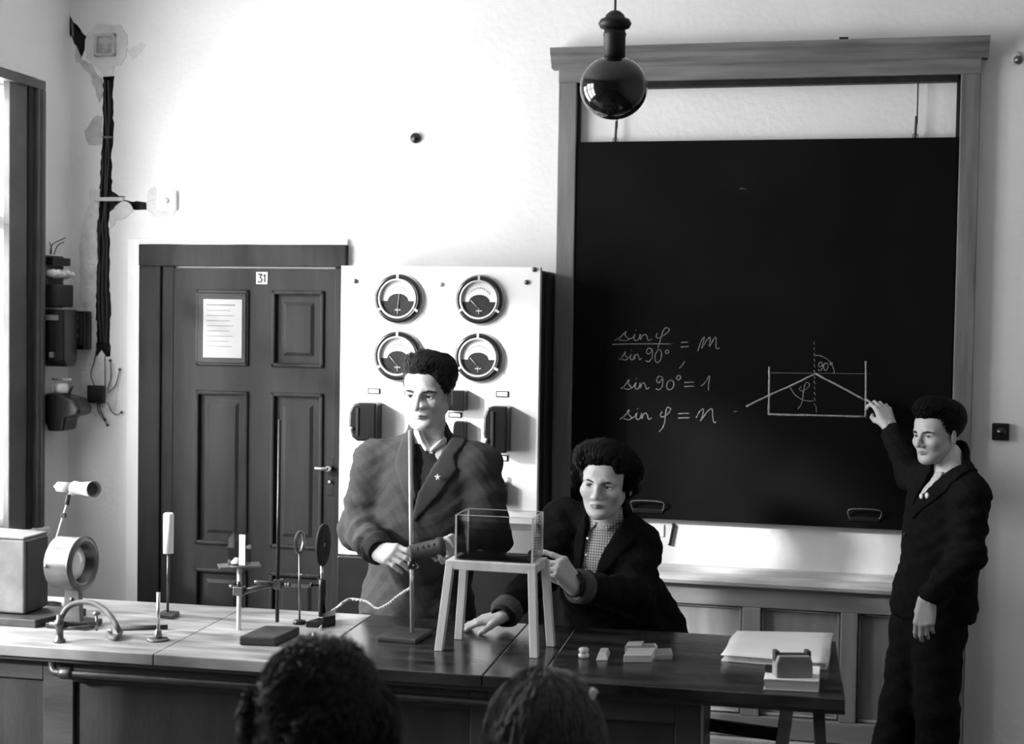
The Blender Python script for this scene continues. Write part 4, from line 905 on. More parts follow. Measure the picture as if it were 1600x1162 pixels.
# wooden stool with glass tank
zs = float((aty(696, 874, -1.66)[2]+aty(836, 885, -1.665)[2])/2)
fl, frr = aty(696, 874, -1.66), aty(837, 885, -1.665); fl[2] = frr[2] = zs
dv = np.array([.004, .155, 0])
t = thing('bench_stool', tuple((on(685, 1017)+on(861, 1010))/2), 'small pale wooden stool standing on the bench under the tank', 'stool')
up = np.array([0, 0, 1.0]); fx = (frr-fl)/np.linalg.norm(frr-fl); fy = np.array([-fx[1], fx[0], 0])
m = MB(); Q = [fl, frr, frr+dv, fl+dv]
m.hexa([q-up*.026 for q in [fl+fy*.022+fx*.01, frr+fy*.022-fx*.01, frr+dv-fy*.022-fx*.01, fl+dv-fy*.022+fx*.01]], [q for q in [fl+fy*.022+fx*.01, frr+fy*.022-fx*.01, frr+dv-fy*.022-fx*.01, fl+dv-fy*.022+fx*.01]]); m.build('seat_board', 'pale_wood', t)
for nm, p0, p1 in (('seat_rail', fl, frr), ('seat_rail', fl+dv-fy*.022, frr+dv-fy*.022)):
    m = MB(); m.hexa([p0-up*.026, p1-up*.026, p1+fy*.022-up*.026, p0+fy*.022-up*.026], [p0+up*.001, p1+up*.001, p1+fy*.022+up*.001, p0+fy*.022+up*.001]); m.build(nm, 'pale_wood', t, .002)
for nm, p0, p1 in (('side_rail', fl+fy*.022, fl+dv-fy*.022), ('side_rail', frr+fy*.022-fx*.022, frr+dv-fy*.022-fx*.022)):
    m = MB(); m.hexa([p0-up*.026, p0+fx*.022-up*.026, p1+fx*.022-up*.026, p1-up*.026], [p0+up*.001, p0+fx*.022+up*.001, p1+fx*.022+up*.001, p1+up*.001]); m.build(nm, 'pale_wood', t, .002)
for topc, botpx in ((fl+fx*.013+fy*.012, (686, 1016)), (frr-fx*.013+fy*.012, (835, 1027)), (fl+dv+fx*.02-fy*.012, (717, 998)), (frr+dv-fx*.005-fy*.012, (861, 1009))):
    bt = on(*botpx); tp = np.array(topc)-up*.004; w2 = .0125
    cr = [(-w2, -w2*.9), (w2, -w2*.9), (w2, w2*.9), (-w2, w2*.9)]
    m = MB(); m.hexa([bt+fx*a+fy*b+up*.0004 for a, b in cr], [tp+fx*a+fy*b for a, b in cr]); m.build('leg', 'pale_wood', t, .002)
ZS = zs+.0015
A = aty(711, 873, fl[1]+.02); B = aty(832, 878, frr[1]+.02); xa, xb, ya = A[0], B[0], fl[1]+.018
yb2 = float(atx(848, 872, xb)[1]); yb2 = min(max(yb2, ya+.10), ya+.16)
zt_ = float((aty(711, 804, ya)[2]+aty(832, 810, ya)[2])/2)
tk = thing('glass_tank', ((xa+xb)/2, (ya+yb2)/2, ZS), 'rectangular glass tank half full of water on the small stool', 'tank')
g = .004
pane_glass('glass_edge_pane', tint=0.8)
grey('glass_rim', 0.55, 0.15, 0.1, 20, spec=0.6)
for nm, a_, b_ in (('front_glass', (xa, ya, ZS), (xb, ya+g, zt_)), ('back_glass', (xa, yb2-g, ZS), (xb, yb2, zt_)), ('side_glass', (xa, ya+g, ZS), (xa+g, yb2-g, zt_)), ('side_glass', (xb-g, ya+g, ZS), (xb, yb2-g, zt_)), ('bottom_glass', (xa+g, ya+g, ZS), (xb-g, yb2-g, ZS+g))):
    m = MB(); m.box(a_, b_); m.build(nm, 'tank_glass', tk)
for x, y in ((xa, ya), (xb-g, ya), (xa, yb2-g), (xb-g, yb2-g)):
    m = MB(); m.box((x-.0006, y-.0006, ZS), (x+g+.0006, y+g+.0006, zt_)); m.build('corner_edge', 'glass_rim', tk)
m = MB(); e_ = .0015
for a_, b_ in (((xa, ya-e_/2, zt_), (xb, ya+g, zt_+e_)), ((xa, yb2-g, zt_), (xb, yb2, zt_+e_)), ((xa, ya, zt_), (xa+g, yb2, zt_+e_)), ((xb-g, ya, zt_), (xb, yb2, zt_+e_))): m.box(a_, b_)
m.build('ground_rim', 'glass_rim', tk)
zw = float(aty(770, 827, ya)[2])
m = MB(); m.box((xa+g+.001, ya+g+.001, ZS+g+.001), (xb-g-.001, yb2-g-.001, zw))
wm = pane_glass('water_clear', tint=0.72); m.build('water', 'water_clear', tk)
# glass blocks and prisms
def frost(name, v, tr):
    grey(name, v, .12, .05, 30, spec=.6); b = MATS[name].node_tree.nodes['Principled BSDF']; b.inputs['Transmission Weight'].default_value = tr; return name
frost('frost', .9, .45); frost('frost_clear', .95, .8)
p = on(912, 1027); t = thing('glass_cylinder', tuple(p), 'small round glass lens blank lying first among the prisms', 'glass block')
m = MB(); m.lathe([(.014, .0005), (.016, .003), (.016, .011), (.012, .013), (.012, .016), (.015, .019), (.015, .027), (.010, .030), (0, .030)], p, (0, 0, 1), 28); m.build('body', 'frost', t)
m = MB(); m.lathe([(.0125, .0125), (.0128, .0145), (.0125, .0165)], p, (0, 0, 1), 28); m.build('waist_band', 'frost_clear', t)
def gl(name, p1, p2, p3, h, label, mat='frost', top=0.0):
    a, b, c = on(*p1), on(*p2), on(*p3); d = a+(c-b); up = np.array([0, 0, h])
    cc = (a+b+c+d)/4
    m = MB(); f = lambda q: q+(cc-q)*top
    m.hexa([q+np.array([0, 0, .0006]) for q in (a, b, c, d)], [f(q)+up for q in (a, b, c, d)]); o = m.build(name, mat, None, .0015)
    return tag(o, label, 'glass block')
gl('glass_prism', (931, 1032), (949, 1032), (954, 1020), .020, 'little glass prism right of the round lens blank', 'frost', .35)
gl('glass_plate', (976, 1020), (1001, 1019), (1006, 1012), .022, 'upright frosted glass block behind the long bright block')
gl('glass_bar', (974, 1035), (1018, 1035), (1024, 1023), .022, 'long bright glass block in the middle of the prisms', 'frost')
gl('glass_slab', (1022, 1031), (1051, 1030), (1048, 1020), .016, 'clear glass slab at the right end of the prisms', 'frost_clear')
gl('glass_wedge', (1001, 1017), (1026, 1016), (1028, 1010), .014, 'faint clear glass wedge behind the clear slab', 'frost_clear', .3)
# folder of papers
c1, c2, c3, c4 = on(1128, 1033), on(1291, 1047), on(1300, 999), on(1152, 996)
t = thing('paper_folder', tuple((c1+c3)/2), 'thick pale folder of papers lying at the bench end', 'folder')
def sheet(z0, z1, mat, nm, ins, puff=0.0):
    cc = (c1+c2+c3+c4)/4; Q = [q+(cc-q)*ins for q in (c1, c2, c3, c4)]
    n = 10; V = []; Fc = []
    for layer in (0, 1):
        for i in range(n+1):
            for j in range(n+1):
                u, v = i/n, j/n
                q = (Q[0]*(1-u)+Q[1]*u)*(1-v)+(Q[3]*(1-u)+Q[2]*u)*v
                z = z0 if layer == 0 else z1+puff*(math.sin(math.pi*u)*math.sin(math.pi*v))**.5*(1 if True else 0)
                V.append((q[0]+(.004*math.sin(7*v) if layer else 0), q[1], z))
    N = (n+1)**2
    for i in range(n):
        for j in range(n):
            a = i*(n+1)+j; Fc.append((a, a+1, a+n+2, a+n+1)); Fc.append((N+a, N+a+n+1, N+a+n+2, N+a+1))
    for i in range(n):
        for a, b in ((i, i+1), (n*(n+1)+i, n*(n+1)+i+1), (i*(n+1), (i+1)*(n+1)), (i*(n+1)+n, (i+1)*(n+1)+n)): Fc.append((a, b, N+b, N+a))
    mb = MB(); mb.add(V, Fc, True); return mb.build(nm, mat, t)
sheet(ZT+.0005, ZT+.006, 'paper', 'lower_cover', -.01)
sheet(ZT+.0065, ZT+.018, 'paper_edge', 'page_block', .03, .004)
sheet(ZT+.019, ZT+.022, 'paper_bright', 'upper_cover', -.02, .010)
# book with a wooden block on it
b1, b2, b3 = on(1193, 1078), on(1279, 1082), on(1281, 1058)
t = thing('book', tuple((b1+b3)/2), 'thick pale-edged book at the bench front corner under the wooden holder', 'book')
d_ = b1+(b3-b2); up = np.array([0, 0, 1.0])
def bk(ins, z0, z1): 
    cc = (b1+b3)/2; Q = [q+(cc-q)*ins for q in (b1, b2, b3, d_)]; return MB().hexa([q+up*z0 for q in Q], [q+up*z1 for q in Q])
bk(0, .0005, .004).build('back_cover', 'paper', t, .001); bk(.03, .004, .028).build('pages', 'paper_edge', t); bk(0, .028, .032).build('front_cover', 'paper_bright', t, .001)
zb = ZT+.0325
w1, w2 = atz(1213, 1059, zb), atz(1270, 1059, zb)
t = thing('wooden_holder', tuple((w1+w2)/2), 'small wooden block holder with two end lugs standing on the book', 'block')
ex = (w2-w1)/np.linalg.norm(w2-w1); ey = np.array([-ex[1], ex[0], 0]); Lw = np.linalg.norm(w2-w1)
hz = float(aty(1242, 1026, w1[1])[2]-zb); 
m = MB(); m.prism([(0, 0), (Lw, 0), (Lw, hz*.62), (Lw*.93, hz*.95), (Lw*.07, hz*.95), (0, hz*.62)], w1+up*.0005, ex, up, ey, 0, .05); m.build('body', 'panel_wood_rail', t, .003)
for s in (0.0, Lw*.87):
    m = MB(); o_ = w1+ex*s+ey*.02; m.hexa([o_+up*hz*.6, o_+ex*Lw*.13+up*hz*.6, o_+ex*Lw*.13+ey*.03+up*hz*.6, o_+ey*.03+up*hz*.6], [o_+up*hz*1.12, o_+ex*Lw*.13+up*hz*1.12, o_+ex*Lw*.13+ey*.03+up*hz*1.12, o_+ey*.03+up*hz*1.12]); m.build('lug', 'dark_wood', t, .002)
m = MB(); o_ = w1+ex*Lw*.13+ey*.02; m.hexa([o_+up*hz*.9, o_+ex*Lw*.74+up*hz*.9, o_+ex*Lw*.74+ey*.02+up*hz*.9, o_+ey*.02+up*hz*.9], [o_+up*hz*1.0, o_+ex*Lw*.74+up*hz*1.0, o_+ex*Lw*.74+ey*.02+up*hz*1.0, o_+ey*.02+up*hz*1.0]); m.build('crossbar', 'dark_wood', t, .001)
q = atz(1201, 1050, zb); m = MB(); m.box(q+np.array([-.010, -.006, .0005]), q+np.array([.010, .014, .020])); o = m.build('ink_cube', 'black_paint', None, .003); tag(o, 'tiny black cube on the book left of the wooden holder', 'cube')
# ================================================================== PEOPLE: smooth implicit modelling
class Vol:
    def __init__(self, lo, hi, h):
        self.lo = np.array(lo, float); self.h = h
        self.n = np.maximum(4, np.ceil((np.array(hi)-self.lo)/h).astype(int)+1)
        self.F = np.full(self.n, 1.0, np.float32)
        self.ax = [(self.lo[i]+h*np.arange(self.n[i])).astype(np.float32) for i in range(3)]
    def sl(self, lo, hi):
        a = np.clip(np.floor((np.array(lo)-self.lo)/self.h).astype(int), 0, self.n); b = np.clip(np.ceil((np.array(hi)-self.lo)/self.h).astype(int)+1, 0, self.n)
        return tuple(slice(int(a[i]), int(b[i])) for i in range(3))
    def grid(self, s):
        return self.ax[0][s[0]][:, None, None], self.ax[1][s[1]][None, :, None], self.ax[2][s[2]][None, None, :]
    def put(self, s, d, k, op):
        f = self.F[s]
        if f.size == 0: return
        d = np.broadcast_to(d, f.shape)
        if op == 'sub': d = -d; a, b = -f, -d
        else: a, b = f, d
        if k > 0:
            hh = np.maximum(k-np.abs(a-b), 0)/k; r = np.minimum(a, b)-hh*hh*k*0.25
        else: r = np.minimum(a, b)
        self.F[s] = -r if op == 'sub' else r
    def cone(self, a, b, ra, rb, k=0.01, op='add', flat=None):
        a = np.array(a, float); b = np.array(b, float); m = max(ra, rb)+k+3*self.h
        s = self.sl(np.minimum(a, b)-m, np.maximum(a, b)+m); x, y, z = self.grid(s)
        ab = b-a; L2 = float(ab@ab)+1e-12
        t = np.clip(((x-a[0])*ab[0]+(y-a[1])*ab[1]+(z-a[2])*ab[2])/L2, 0, 1)
        dx, dy, dz = x-a[0]-t*ab[0], y-a[1]-t*ab[1], z-a[2]-t*ab[2]
        if flat is not None:      # squeeze along a direction: (unit vector, factor)
            v, q = np.array(flat[0], float), flat[1]; v = v/np.linalg.norm(v)
            w_ = dx*v[0]+dy*v[1]+dz*v[2]; g = (1/q-1)
            dx, dy, dz = dx+w_*g*v[0], dy+w_*g*v[1], dz+w_*g*v[2]
        d = np.sqrt(dx*dx+dy*dy+dz*dz)-(ra+(rb-ra)*t)
        self.put(s, d.astype(np.float32), k, op); return self
    def ell(self, c, r, k=0.01, op='add', R=None):
        c = np.array(c, float); r = np.array(r, float); m = float(r.max())+k+3*self.h
        s = self.sl(c-m, c+m); x, y, z = self.grid(s); x, y, z = x-c[0], y-c[1], z-c[2]
        if R is not None:
            x, y, z = (x*R[0][0]+y*R[1][0]+z*R[2][0], x*R[0][1]+y*R[1][1]+z*R[2][1], x*R[0][2]+y*R[1][2]+z*R[2][2])
        k0 = np.sqrt((x/r[0])**2+(y/r[1])**2+(z/r[2])**2); k1 = np.sqrt((x/r[0]**2)**2+(y/r[1]**2)**2+(z/r[2]**2)**2)
        d = k0*(k0-1)/np.maximum(k1, 1e-6)
        self.put(s, d.astype(np.float32), k, op); return self
    def loft(self, secs, udir, k=0.02):
        """stack of elliptical sections (centre, half width, half depth); udir = sideways unit vector"""
        u = np.array(udir, float); u /= np.linalg.norm(u)
        for (c0, a0, b0), (c1, a1, b1) in zip(secs[:-1], secs[1:]):
            c0, c1 = np.array(c0, float), np.array(c1, float); m = max(a0, a1, b0, b1)+k+3*self.h
            s = self.sl(np.minimum(c0, c1)-m, np.maximum(c0, c1)+m); x, y, z = self.grid(s)
            ab = c1-c0; L2 = float(ab@ab); axn = ab/math.sqrt(L2)
            t = ((x-c0[0])*ab[0]+(y-c0[1])*ab[1]+(z-c0[2])*ab[2])/L2; tc = np.clip(t, 0, 1)
            dx, dy, dz = x-c0[0]-tc*ab[0], y-c0[1]-tc*ab[1], z-c0[2]-tc*ab[2]
            uu = u-axn*float(u@axn); uu /= np.linalg.norm(uu); ww = np.cross(axn, uu)
            p = dx*uu[0]+dy*uu[1]+dz*uu[2]; q = dx*ww[0]+dy*ww[1]+dz*ww[2]; e = dx*axn[0]+dy*axn[1]+dz*axn[2]
            A = a0+(a1-a0)*tc; B = b0+(b1-b0)*tc
            g = np.sqrt((p/A)**2+(q/B)**2+(e/B)**2); d = (g-1)*np.minimum(A, B)
            self.put(s, d.astype(np.float32), k, 'add')
        return self
    def copy(self):
        v = Vol.__new__(Vol); v.lo, v.h, v.n, v.ax = self.lo, self.h, self.n, self.ax; v.F = self.F.copy(); return v
    def uv(self, o, u, fw):
        x, y, z = self.grid((slice(None),)*3); o = np.array(o)
        U = (x-o[0])*u[0]+(y-o[1])*u[1]+(z-o[2])*u[2]
        return U, z+0*x+0*y-0.0, (x-o[0])*fw[0]+(y-o[1])*fw[1]+(z-o[2])*fw[2]
    def mesh(self, smooth=0):
        return surface_nets(self.F, self.lo, self.h, smooth)
def surface_nets(F, lo, h, smooth=0):
    S_ = F < 0
    cnt = np.zeros(np.array(F.shape)-1, np.uint8)
    for i in (0, 1):
        for j in (0, 1):
            for k in (0, 1): cnt += S_[i:F.shape[0]-1+i, j:F.shape[1]-1+j, k:F.shape[2]-1+k]
    I = np.argwhere((cnt > 0) & (cnt < 8))
    idx = np.full(cnt.shape, -1, np.int32); idx[I[:, 0], I[:, 1], I[:, 2]] = np.arange(len(I))
    cv = {}
    for i in (0, 1):
        for j in (0, 1):
            for k in (0, 1): cv[(i, j, k)] = F[I[:, 0]+i, I[:, 1]+j, I[:, 2]+k]
    acc = np.zeros((len(I), 3)); num = np.zeros(len(I))
    for a in cv:
        for ax in range(3):
            if a[ax] == 0:
                b = list(a); b[ax] = 1; b = tuple(b); f0, f1 = cv[a], cv[b]; mk = (f0 < 0) != (f1 < 0)
                t = np.where(mk, f0/np.where(f0-f1 == 0, 1, f0-f1), 0); p = np.tile(np.array(a, float), (len(I), 1)); p[:, ax] = t
                acc += p*mk[:, None]; num += mk
    V = lo+h*(I+acc/np.maximum(num, 1)[:, None])
    Q = []
    for ax in range(3):
        sl0 = [slice(1, -1)]*3; sl1 = [slice(1, -1)]*3; sl0[ax] = slice(0, -1); sl1[ax] = slice(1, None)
        a, b = S_[tuple(sl0)], S_[tuple(sl1)]; E_ = np.argwhere(a != b); inside = a[E_[:, 0], E_[:, 1], E_[:, 2]]
        C_ = E_.copy(); o1, o2 = [(1, 2), (2, 0), (0, 1)][ax]
        for d in range(3):
            if d != ax: C_[:, d] += 1
        def at(d1, d2):
            q = C_.copy(); q[:, o1] -= d1; q[:, o2] -= d2; return idx[q[:, 0], q[:, 1], q[:, 2]]
        q = np.stack([at(1, 1), at(0, 1), at(0, 0), at(1, 0)], 1); q[~inside] = q[~inside][:, ::-1]; Q.append(q)
    Q = np.concatenate(Q)
    Q = Q[(Q >= 0).all(1)]
    if smooth: V = laplace(V, Q, smooth)
    return V, Q
def laplace(V, Q, it):
    e = np.concatenate([Q[:, [0, 1]], Q[:, [1, 2]], Q[:, [2, 3]], Q[:, [3, 0]]]); e = np.concatenate([e, e[:, ::-1]])
    deg = np.bincount(e[:, 0], minlength=len(V)).astype(float)[:, None]
    for _ in range(it):
        s = np.stack([np.bincount(e[:, 0], V[e[:, 1], c], len(V)) for c in range(3)], 1); V = V*.4+.6*s/np.maximum(deg, 1)
    return V
def vnormals(V, Q):
    n = np.cross(V[Q[:, 2]]-V[Q[:, 0]], V[Q[:, 3]]-V[Q[:, 1]]); out = np.zeros_like(V)
    for c in range(4):
        for d in range(3): out[:, d] += np.bincount(Q[:, c], n[:, d], len(V))
    return out/(np.linalg.norm(out, axis=1)[:, None]+1e-12)
def wrinkle(V, Q, amp, sc=1.0, dirs=((1, .3, .8), (-.6, .5, 1.1), (.2, 1, -.7))):
    N = vnormals(V, Q); d = np.zeros(len(V)); W = V+.02*np.sin(V[:, [1, 2, 0]]*23*sc)
    for i, w_ in enumerate(dirs):
        d += np.sin(W@np.array(w_)*(60+27*i)*sc+i*1.7)**3/(1+.5*i)
    return V+N*(amp*d)[:, None]
def qmesh(name, V, Q, mat, parent, tone=None):
    me = bpy.data.meshes.new(name); V = np.asarray(V, np.float32); Q = np.asarray(Q, np.int32); k = Q.shape[1]
    me.vertices.add(len(V)); me.vertices.foreach_set('co', V.ravel())
    me.loops.add(Q.size); me.loops.foreach_set('vertex_index', Q.ravel())
    me.polygons.add(len(Q)); me.polygons.foreach_set('loop_start', np.arange(0, Q.size, k, dtype=np.int32))
    me.polygons.foreach_set('use_smooth', np.ones(len(Q), bool))
    me.update(calc_edges=True); me.validate()
    me.materials.append(MATS[mat])
    if tone is not None:
        at = me.color_attributes.new('tone', 'FLOAT_COLOR', 'POINT'); t = np.asarray(tone, np.float32); at.data.foreach_set('color', np.stack([t, t, t, np.ones_like(t)], 1).ravel())
    o = bpy.data.objects.new(name, me); COL.objects.link(o)
    if parent is not None: adopt(o, parent)
    return o
def join(parts):
    V, Q, T, o = [], [], [], 0
    for p in parts:
        V.append(p[0]); Q.append(p[1]+o); T.append(p[2] if len(p) > 2 else np.ones(len(p[0]))); o += len(p[0])
    return np.concatenate(V), np.concatenate(Q), np.concatenate(T)
def xf(V, R, pos, s=1.0): return (np.asarray(V)*s)@np.asarray(R).T+np.asarray(pos)
# skin uses the tone attribute (lips, nails: real colour of the skin)
sk = grey('skin', 0.48, 0.5, 0.04, 40, 0.06, 300, spec=0.35)
nt = sk.node_tree; b_ = nt.nodes['Principled BSDF']; src = b_.inputs['Base Color'].links[0].from_socket
at_ = nt.nodes.new('ShaderNodeAttribute'); at_.attribute_name = 'tone'
mx_ = nt.nodes.new('ShaderNodeMixRGB'); mx_.blend_type = 'MULTIPLY'; mx_.inputs[0].default_value = 1.0
nt.links.new(src, mx_.inputs[1]); nt.links.new(at_.outputs['Color'], mx_.inputs[2]); nt.links.new(mx_.outputs[0], b_.inputs['Base Color'])
grey('eye_white', 0.42, 0.2, 0.02, 10, spec=.5); grey('iris', 0.02, 0.15, 0.1, 10, spec=.5)
for n_, v_ in (('hair_dark', .026), ('hair_black', .006), ('hair_brown', .085)):
    grey(n_, v_, .5, .35, 60, spec=.3); grey(n_+'_mass', v_*.6, .95, .3, 60, .5, 120, spec=.05, stretch=(6, 6, .6))
grey('brow_hair', 0.03, 0.6, 0.2, 60)
grey('tweed', 0.046, 0.95, 0.16, 260, 0.15, 420, spec=.15); grey('suit_black', 0.0085, 0.9, 0.25, 60, 0.15, 300, spec=.08)
grey('coat_black', 0.009, 0.9, 0.25, 60, 0.15, 300, spec=.08); grey('lining_grey', 0.07, 0.9, 0.2, 60, 0.2, 300)
grey('knit_dark', 0.025, 0.95, 0.3, 200, 0.4, 260, spec=.1); grey('shirt_pale', 0.78, 0.85, 0.06, 60, 0.1, 200)
grey('trouser_black', 0.009, 0.9, 0.25, 50, 0.15, 250, spec=.08); grey('leather', 0.02, 0.4, .2, 30); grey('badge', 0.8, 0.3, .05, 30, spec=.6)
grey('tie_pattern', 0.62, 0.7, 0.35, 160)
def gingham(name):
    m = grey(name, .5, .85, .05, 50); nt = m.node_tree; b = nt.nodes['Principled BSDF']
    tc = nt.nodes.new('ShaderNodeTexCoord'); sp_ = nt.nodes.new('ShaderNodeSeparateXYZ'); nt.links.new(tc.outputs['Object'], sp_.inputs[0])
    def band(sock):
        a = nt.nodes.new('ShaderNodeMath'); a.operation = 'MULTIPLY'; a.inputs[1].default_value = 115.0; nt.links.new(sock, a.inputs[0])
        f = nt.nodes.new('ShaderNodeMath'); f.operation = 'FRACT'; nt.links.new(a.outputs[0], f.inputs[0])
        g = nt.nodes.new('ShaderNodeMath'); g.operation = 'GREATER_THAN'; g.inputs[1].default_value = 0.5; nt.links.new(f.outputs[0], g.inputs[0]); return g
    ad = nt.nodes.new('ShaderNodeMath'); ad.operation = 'ADD'; nt.links.new(band(sp_.outputs[0]).outputs[0], ad.inputs[0]); nt.links.new(band(sp_.outputs[2]).outputs[0], ad.inputs[1])
    r = nt.nodes.new('ShaderNodeMapRange'); r.inputs[1].default_value = 0; r.inputs[2].default_value = 2; r.inputs[3].default_value = .60; r.inputs[4].default_value = .12
    nt.links.new(ad.outputs[0], r.inputs[0]); nt.links.new(r.outputs[0], b.inputs['Base Color']); return m
gingham('gingham')

# ---- head in its own frame: face looks along -y, x = the person's left, eyes at z = 0
def head_mesh(P):
    v = Vol((-.105, -.135, -.215), (.105, .13, .135), .0024)
    jw = P.get('jaw', 1.0); nl = P.get('nose', 1.0); ck = P.get('cheek', 1.0)
    v.ell((0, .015, .035), (.075, .096, .082), 0)
    v.ell((0, -.042, .040), (.058, .046, .055), .03)
    v.ell((0, -.034, -.040), (.056*ck, .058, .072), .03)
    for s in (-1, 1):
        v.cone((s*.052*jw, .0, -.048), (s*.022*jw, -.062, -.094), .019, .017, .03)
        v.ell((s*.040, -.064, -.026), (.022*ck, .020, .020), .025)
        v.cone((s*.010, -.0885, .0165), (s*.046, -.071, .0160), .0100, .0085, .014)
    v.ell((0, -.073, -.098), (.022*jw, .018, .016), .02)
    for s in (-1, 1):
        v.ell((s*.032, -.100, -.001), (.0215, .0175, .0125), .010, 'sub')
        v.ell((s*.0315, -.0735, -.001), (.0160, .0150, .0150), .004)
    v.cone((0, -.090, .010), (0, -.1105-.04*(nl-1), -.030), .0075, .0100, .012)
    v.ell((0, -.111-.04*(nl-1), -.0345), (.0110, .0110, .0095), .008)
    for s in (-1, 1):
        v.ell((s*.0120, -.0995, -.0385), (.0080, .0095, .0070), .007)
        v.ell((s*.0062, -.107, -.0460), (.0030, .0050, .0026), .003, 'sub')
    for s in (-1, 1):
        v.cone((s*.004, -.0955, -.0625), (s*.0215, -.0860, -.0655), .0045, .0026, .007)
        v.cone((0, -.0945, -.0710), (s*.018, -.0865, -.0680), .0052, .0028, .007)
    for s in (-1, 1): v.cone((0, -.1010, -.0664), (s*.0235, -.0880, -.0668), .0022, .0020, .002, 'sub')
    v.ell((0, -.098, -.083), (.018, .007, .005), .012, 'sub')
    for s in (-1, 1):
        Re = rotz(s*.30)@rotx(-.15)
        v.ell((s*.0785, .014, -.012), (.0065, .019, .031), .006, R=Re)
        v.ell((s*.0865, .010, -.008), (.0085, .0115, .020), .003, 'sub', R=Re)
    v.cone((0, .022, -.07), (0, .036, -.215), .052*P.get('neck', 1), .056*P.get('neck', 1), .03)
    for s in (-1, 1): v.ell((s*.0318, -.0960, -.0012), (.0138, .0165, P.get('eye', .0062)), .0012, 'sub')
    V, Q = v.mesh(1)
    x, y, z = V.T; tone = np.ones(len(V))
    q_ = (np.abs(x)/.0225)**2
    lipmask = (np.abs(x) < .0225) & (y < -.078) & (z > -.0770+.008*q_) & (z < -.0585-.0070*q_)
    tone[lipmask] = P.get('lip', .62)
    V = laplace(V, Q, 0); return V, Q, tone
def hand_mesh(curls, thumb, spread=0.06, side=1, stub=.05):
    """wrist at the origin, fingers along +x, back of the hand +z, thumb at +y (mirrored for the left hand)"""
    v = Vol((-.085, -.085, -.115), (.215, .10, .075), .0024)
    K = [(.088, .029), (.093, .009), (.087, -.011), (.077, -.029)]; Ls = [(.044, .026, .021), (.048, .030, .022), (.044, .028, .021), (.034, .021, .018)]
    v.cone((-stub, .010, 0), (0, .012, 0), .020, .020, 0); v.cone((-stub, -.010, 0), (0, -.012, 0), .020, .020, .012)
    for i, (kx, ky) in enumerate(K):
        v.cone((.004, ky*.55, -.002), (kx, ky, 0), .0165, .0115, .014)
    v.ell((.045, -.022, -.010), (.035, .014, .013), .014); v.ell((.035, .022, -.010), (.030, .015, .015), .014)
    rr = [(.0094, .0088, .0080, .0066), (.0096, .0090, .0082, .0068), (.0092, .0086, .0078, .0066), (.0082, .0076, .0070, .0060)]
    tips = []
    for i in range(4):
        p = np.array([K[i][0], K[i][1], 0.0]); a = 0.0; sp = spread*(1.5-i)
        for j in range(3):
            a += math.radians(curls[i][j]); d = np.array([math.cos(a)*math.cos(sp), math.cos(a)*math.sin(sp), -math.sin(a)])
            q = p+d*Ls[i][j]; v.cone(p, q, rr[i][j], rr[i][j+1], .0045 if j else .007); p = q
        tips.append(p)
    T = [np.array(t) for t in thumb]; tr = (.0150, .0120, .0105, .0080)
    for j in range(len(T)-1): v.cone(T[j], T[j+1], tr[j], tr[j+1], .008 if j == 0 else .005)
    V, Q = v.mesh(1)
    if side < 0: V = V*np.array([1, -1, 1]); Q = Q[:, ::-1]
    return V, Q, np.full(len(V), 1.0), tips
def frame_xz(X, Zd):
    X = np.array(X, float); X /= np.linalg.norm(X); Zd = np.array(Zd, float); Zd -= X*(Zd@X); Zd /= np.linalg.norm(Zd); return np.stack([X, np.cross(Zd, X), Zd], 1)
def place_hand(wrist, X, Zd, curls, thumb, side, s=1.0, spread=.06, stub=.045):
    V, Q, T, tips = hand_mesh(curls, thumb, spread, side, stub); return xf(V, frame_xz(X, Zd), wrist, s), Q, T
TH_REST = [(.018, .022, -.006), (.050, .048, -.016), (.078, .056, -.024), (.100, .056, -.030)]
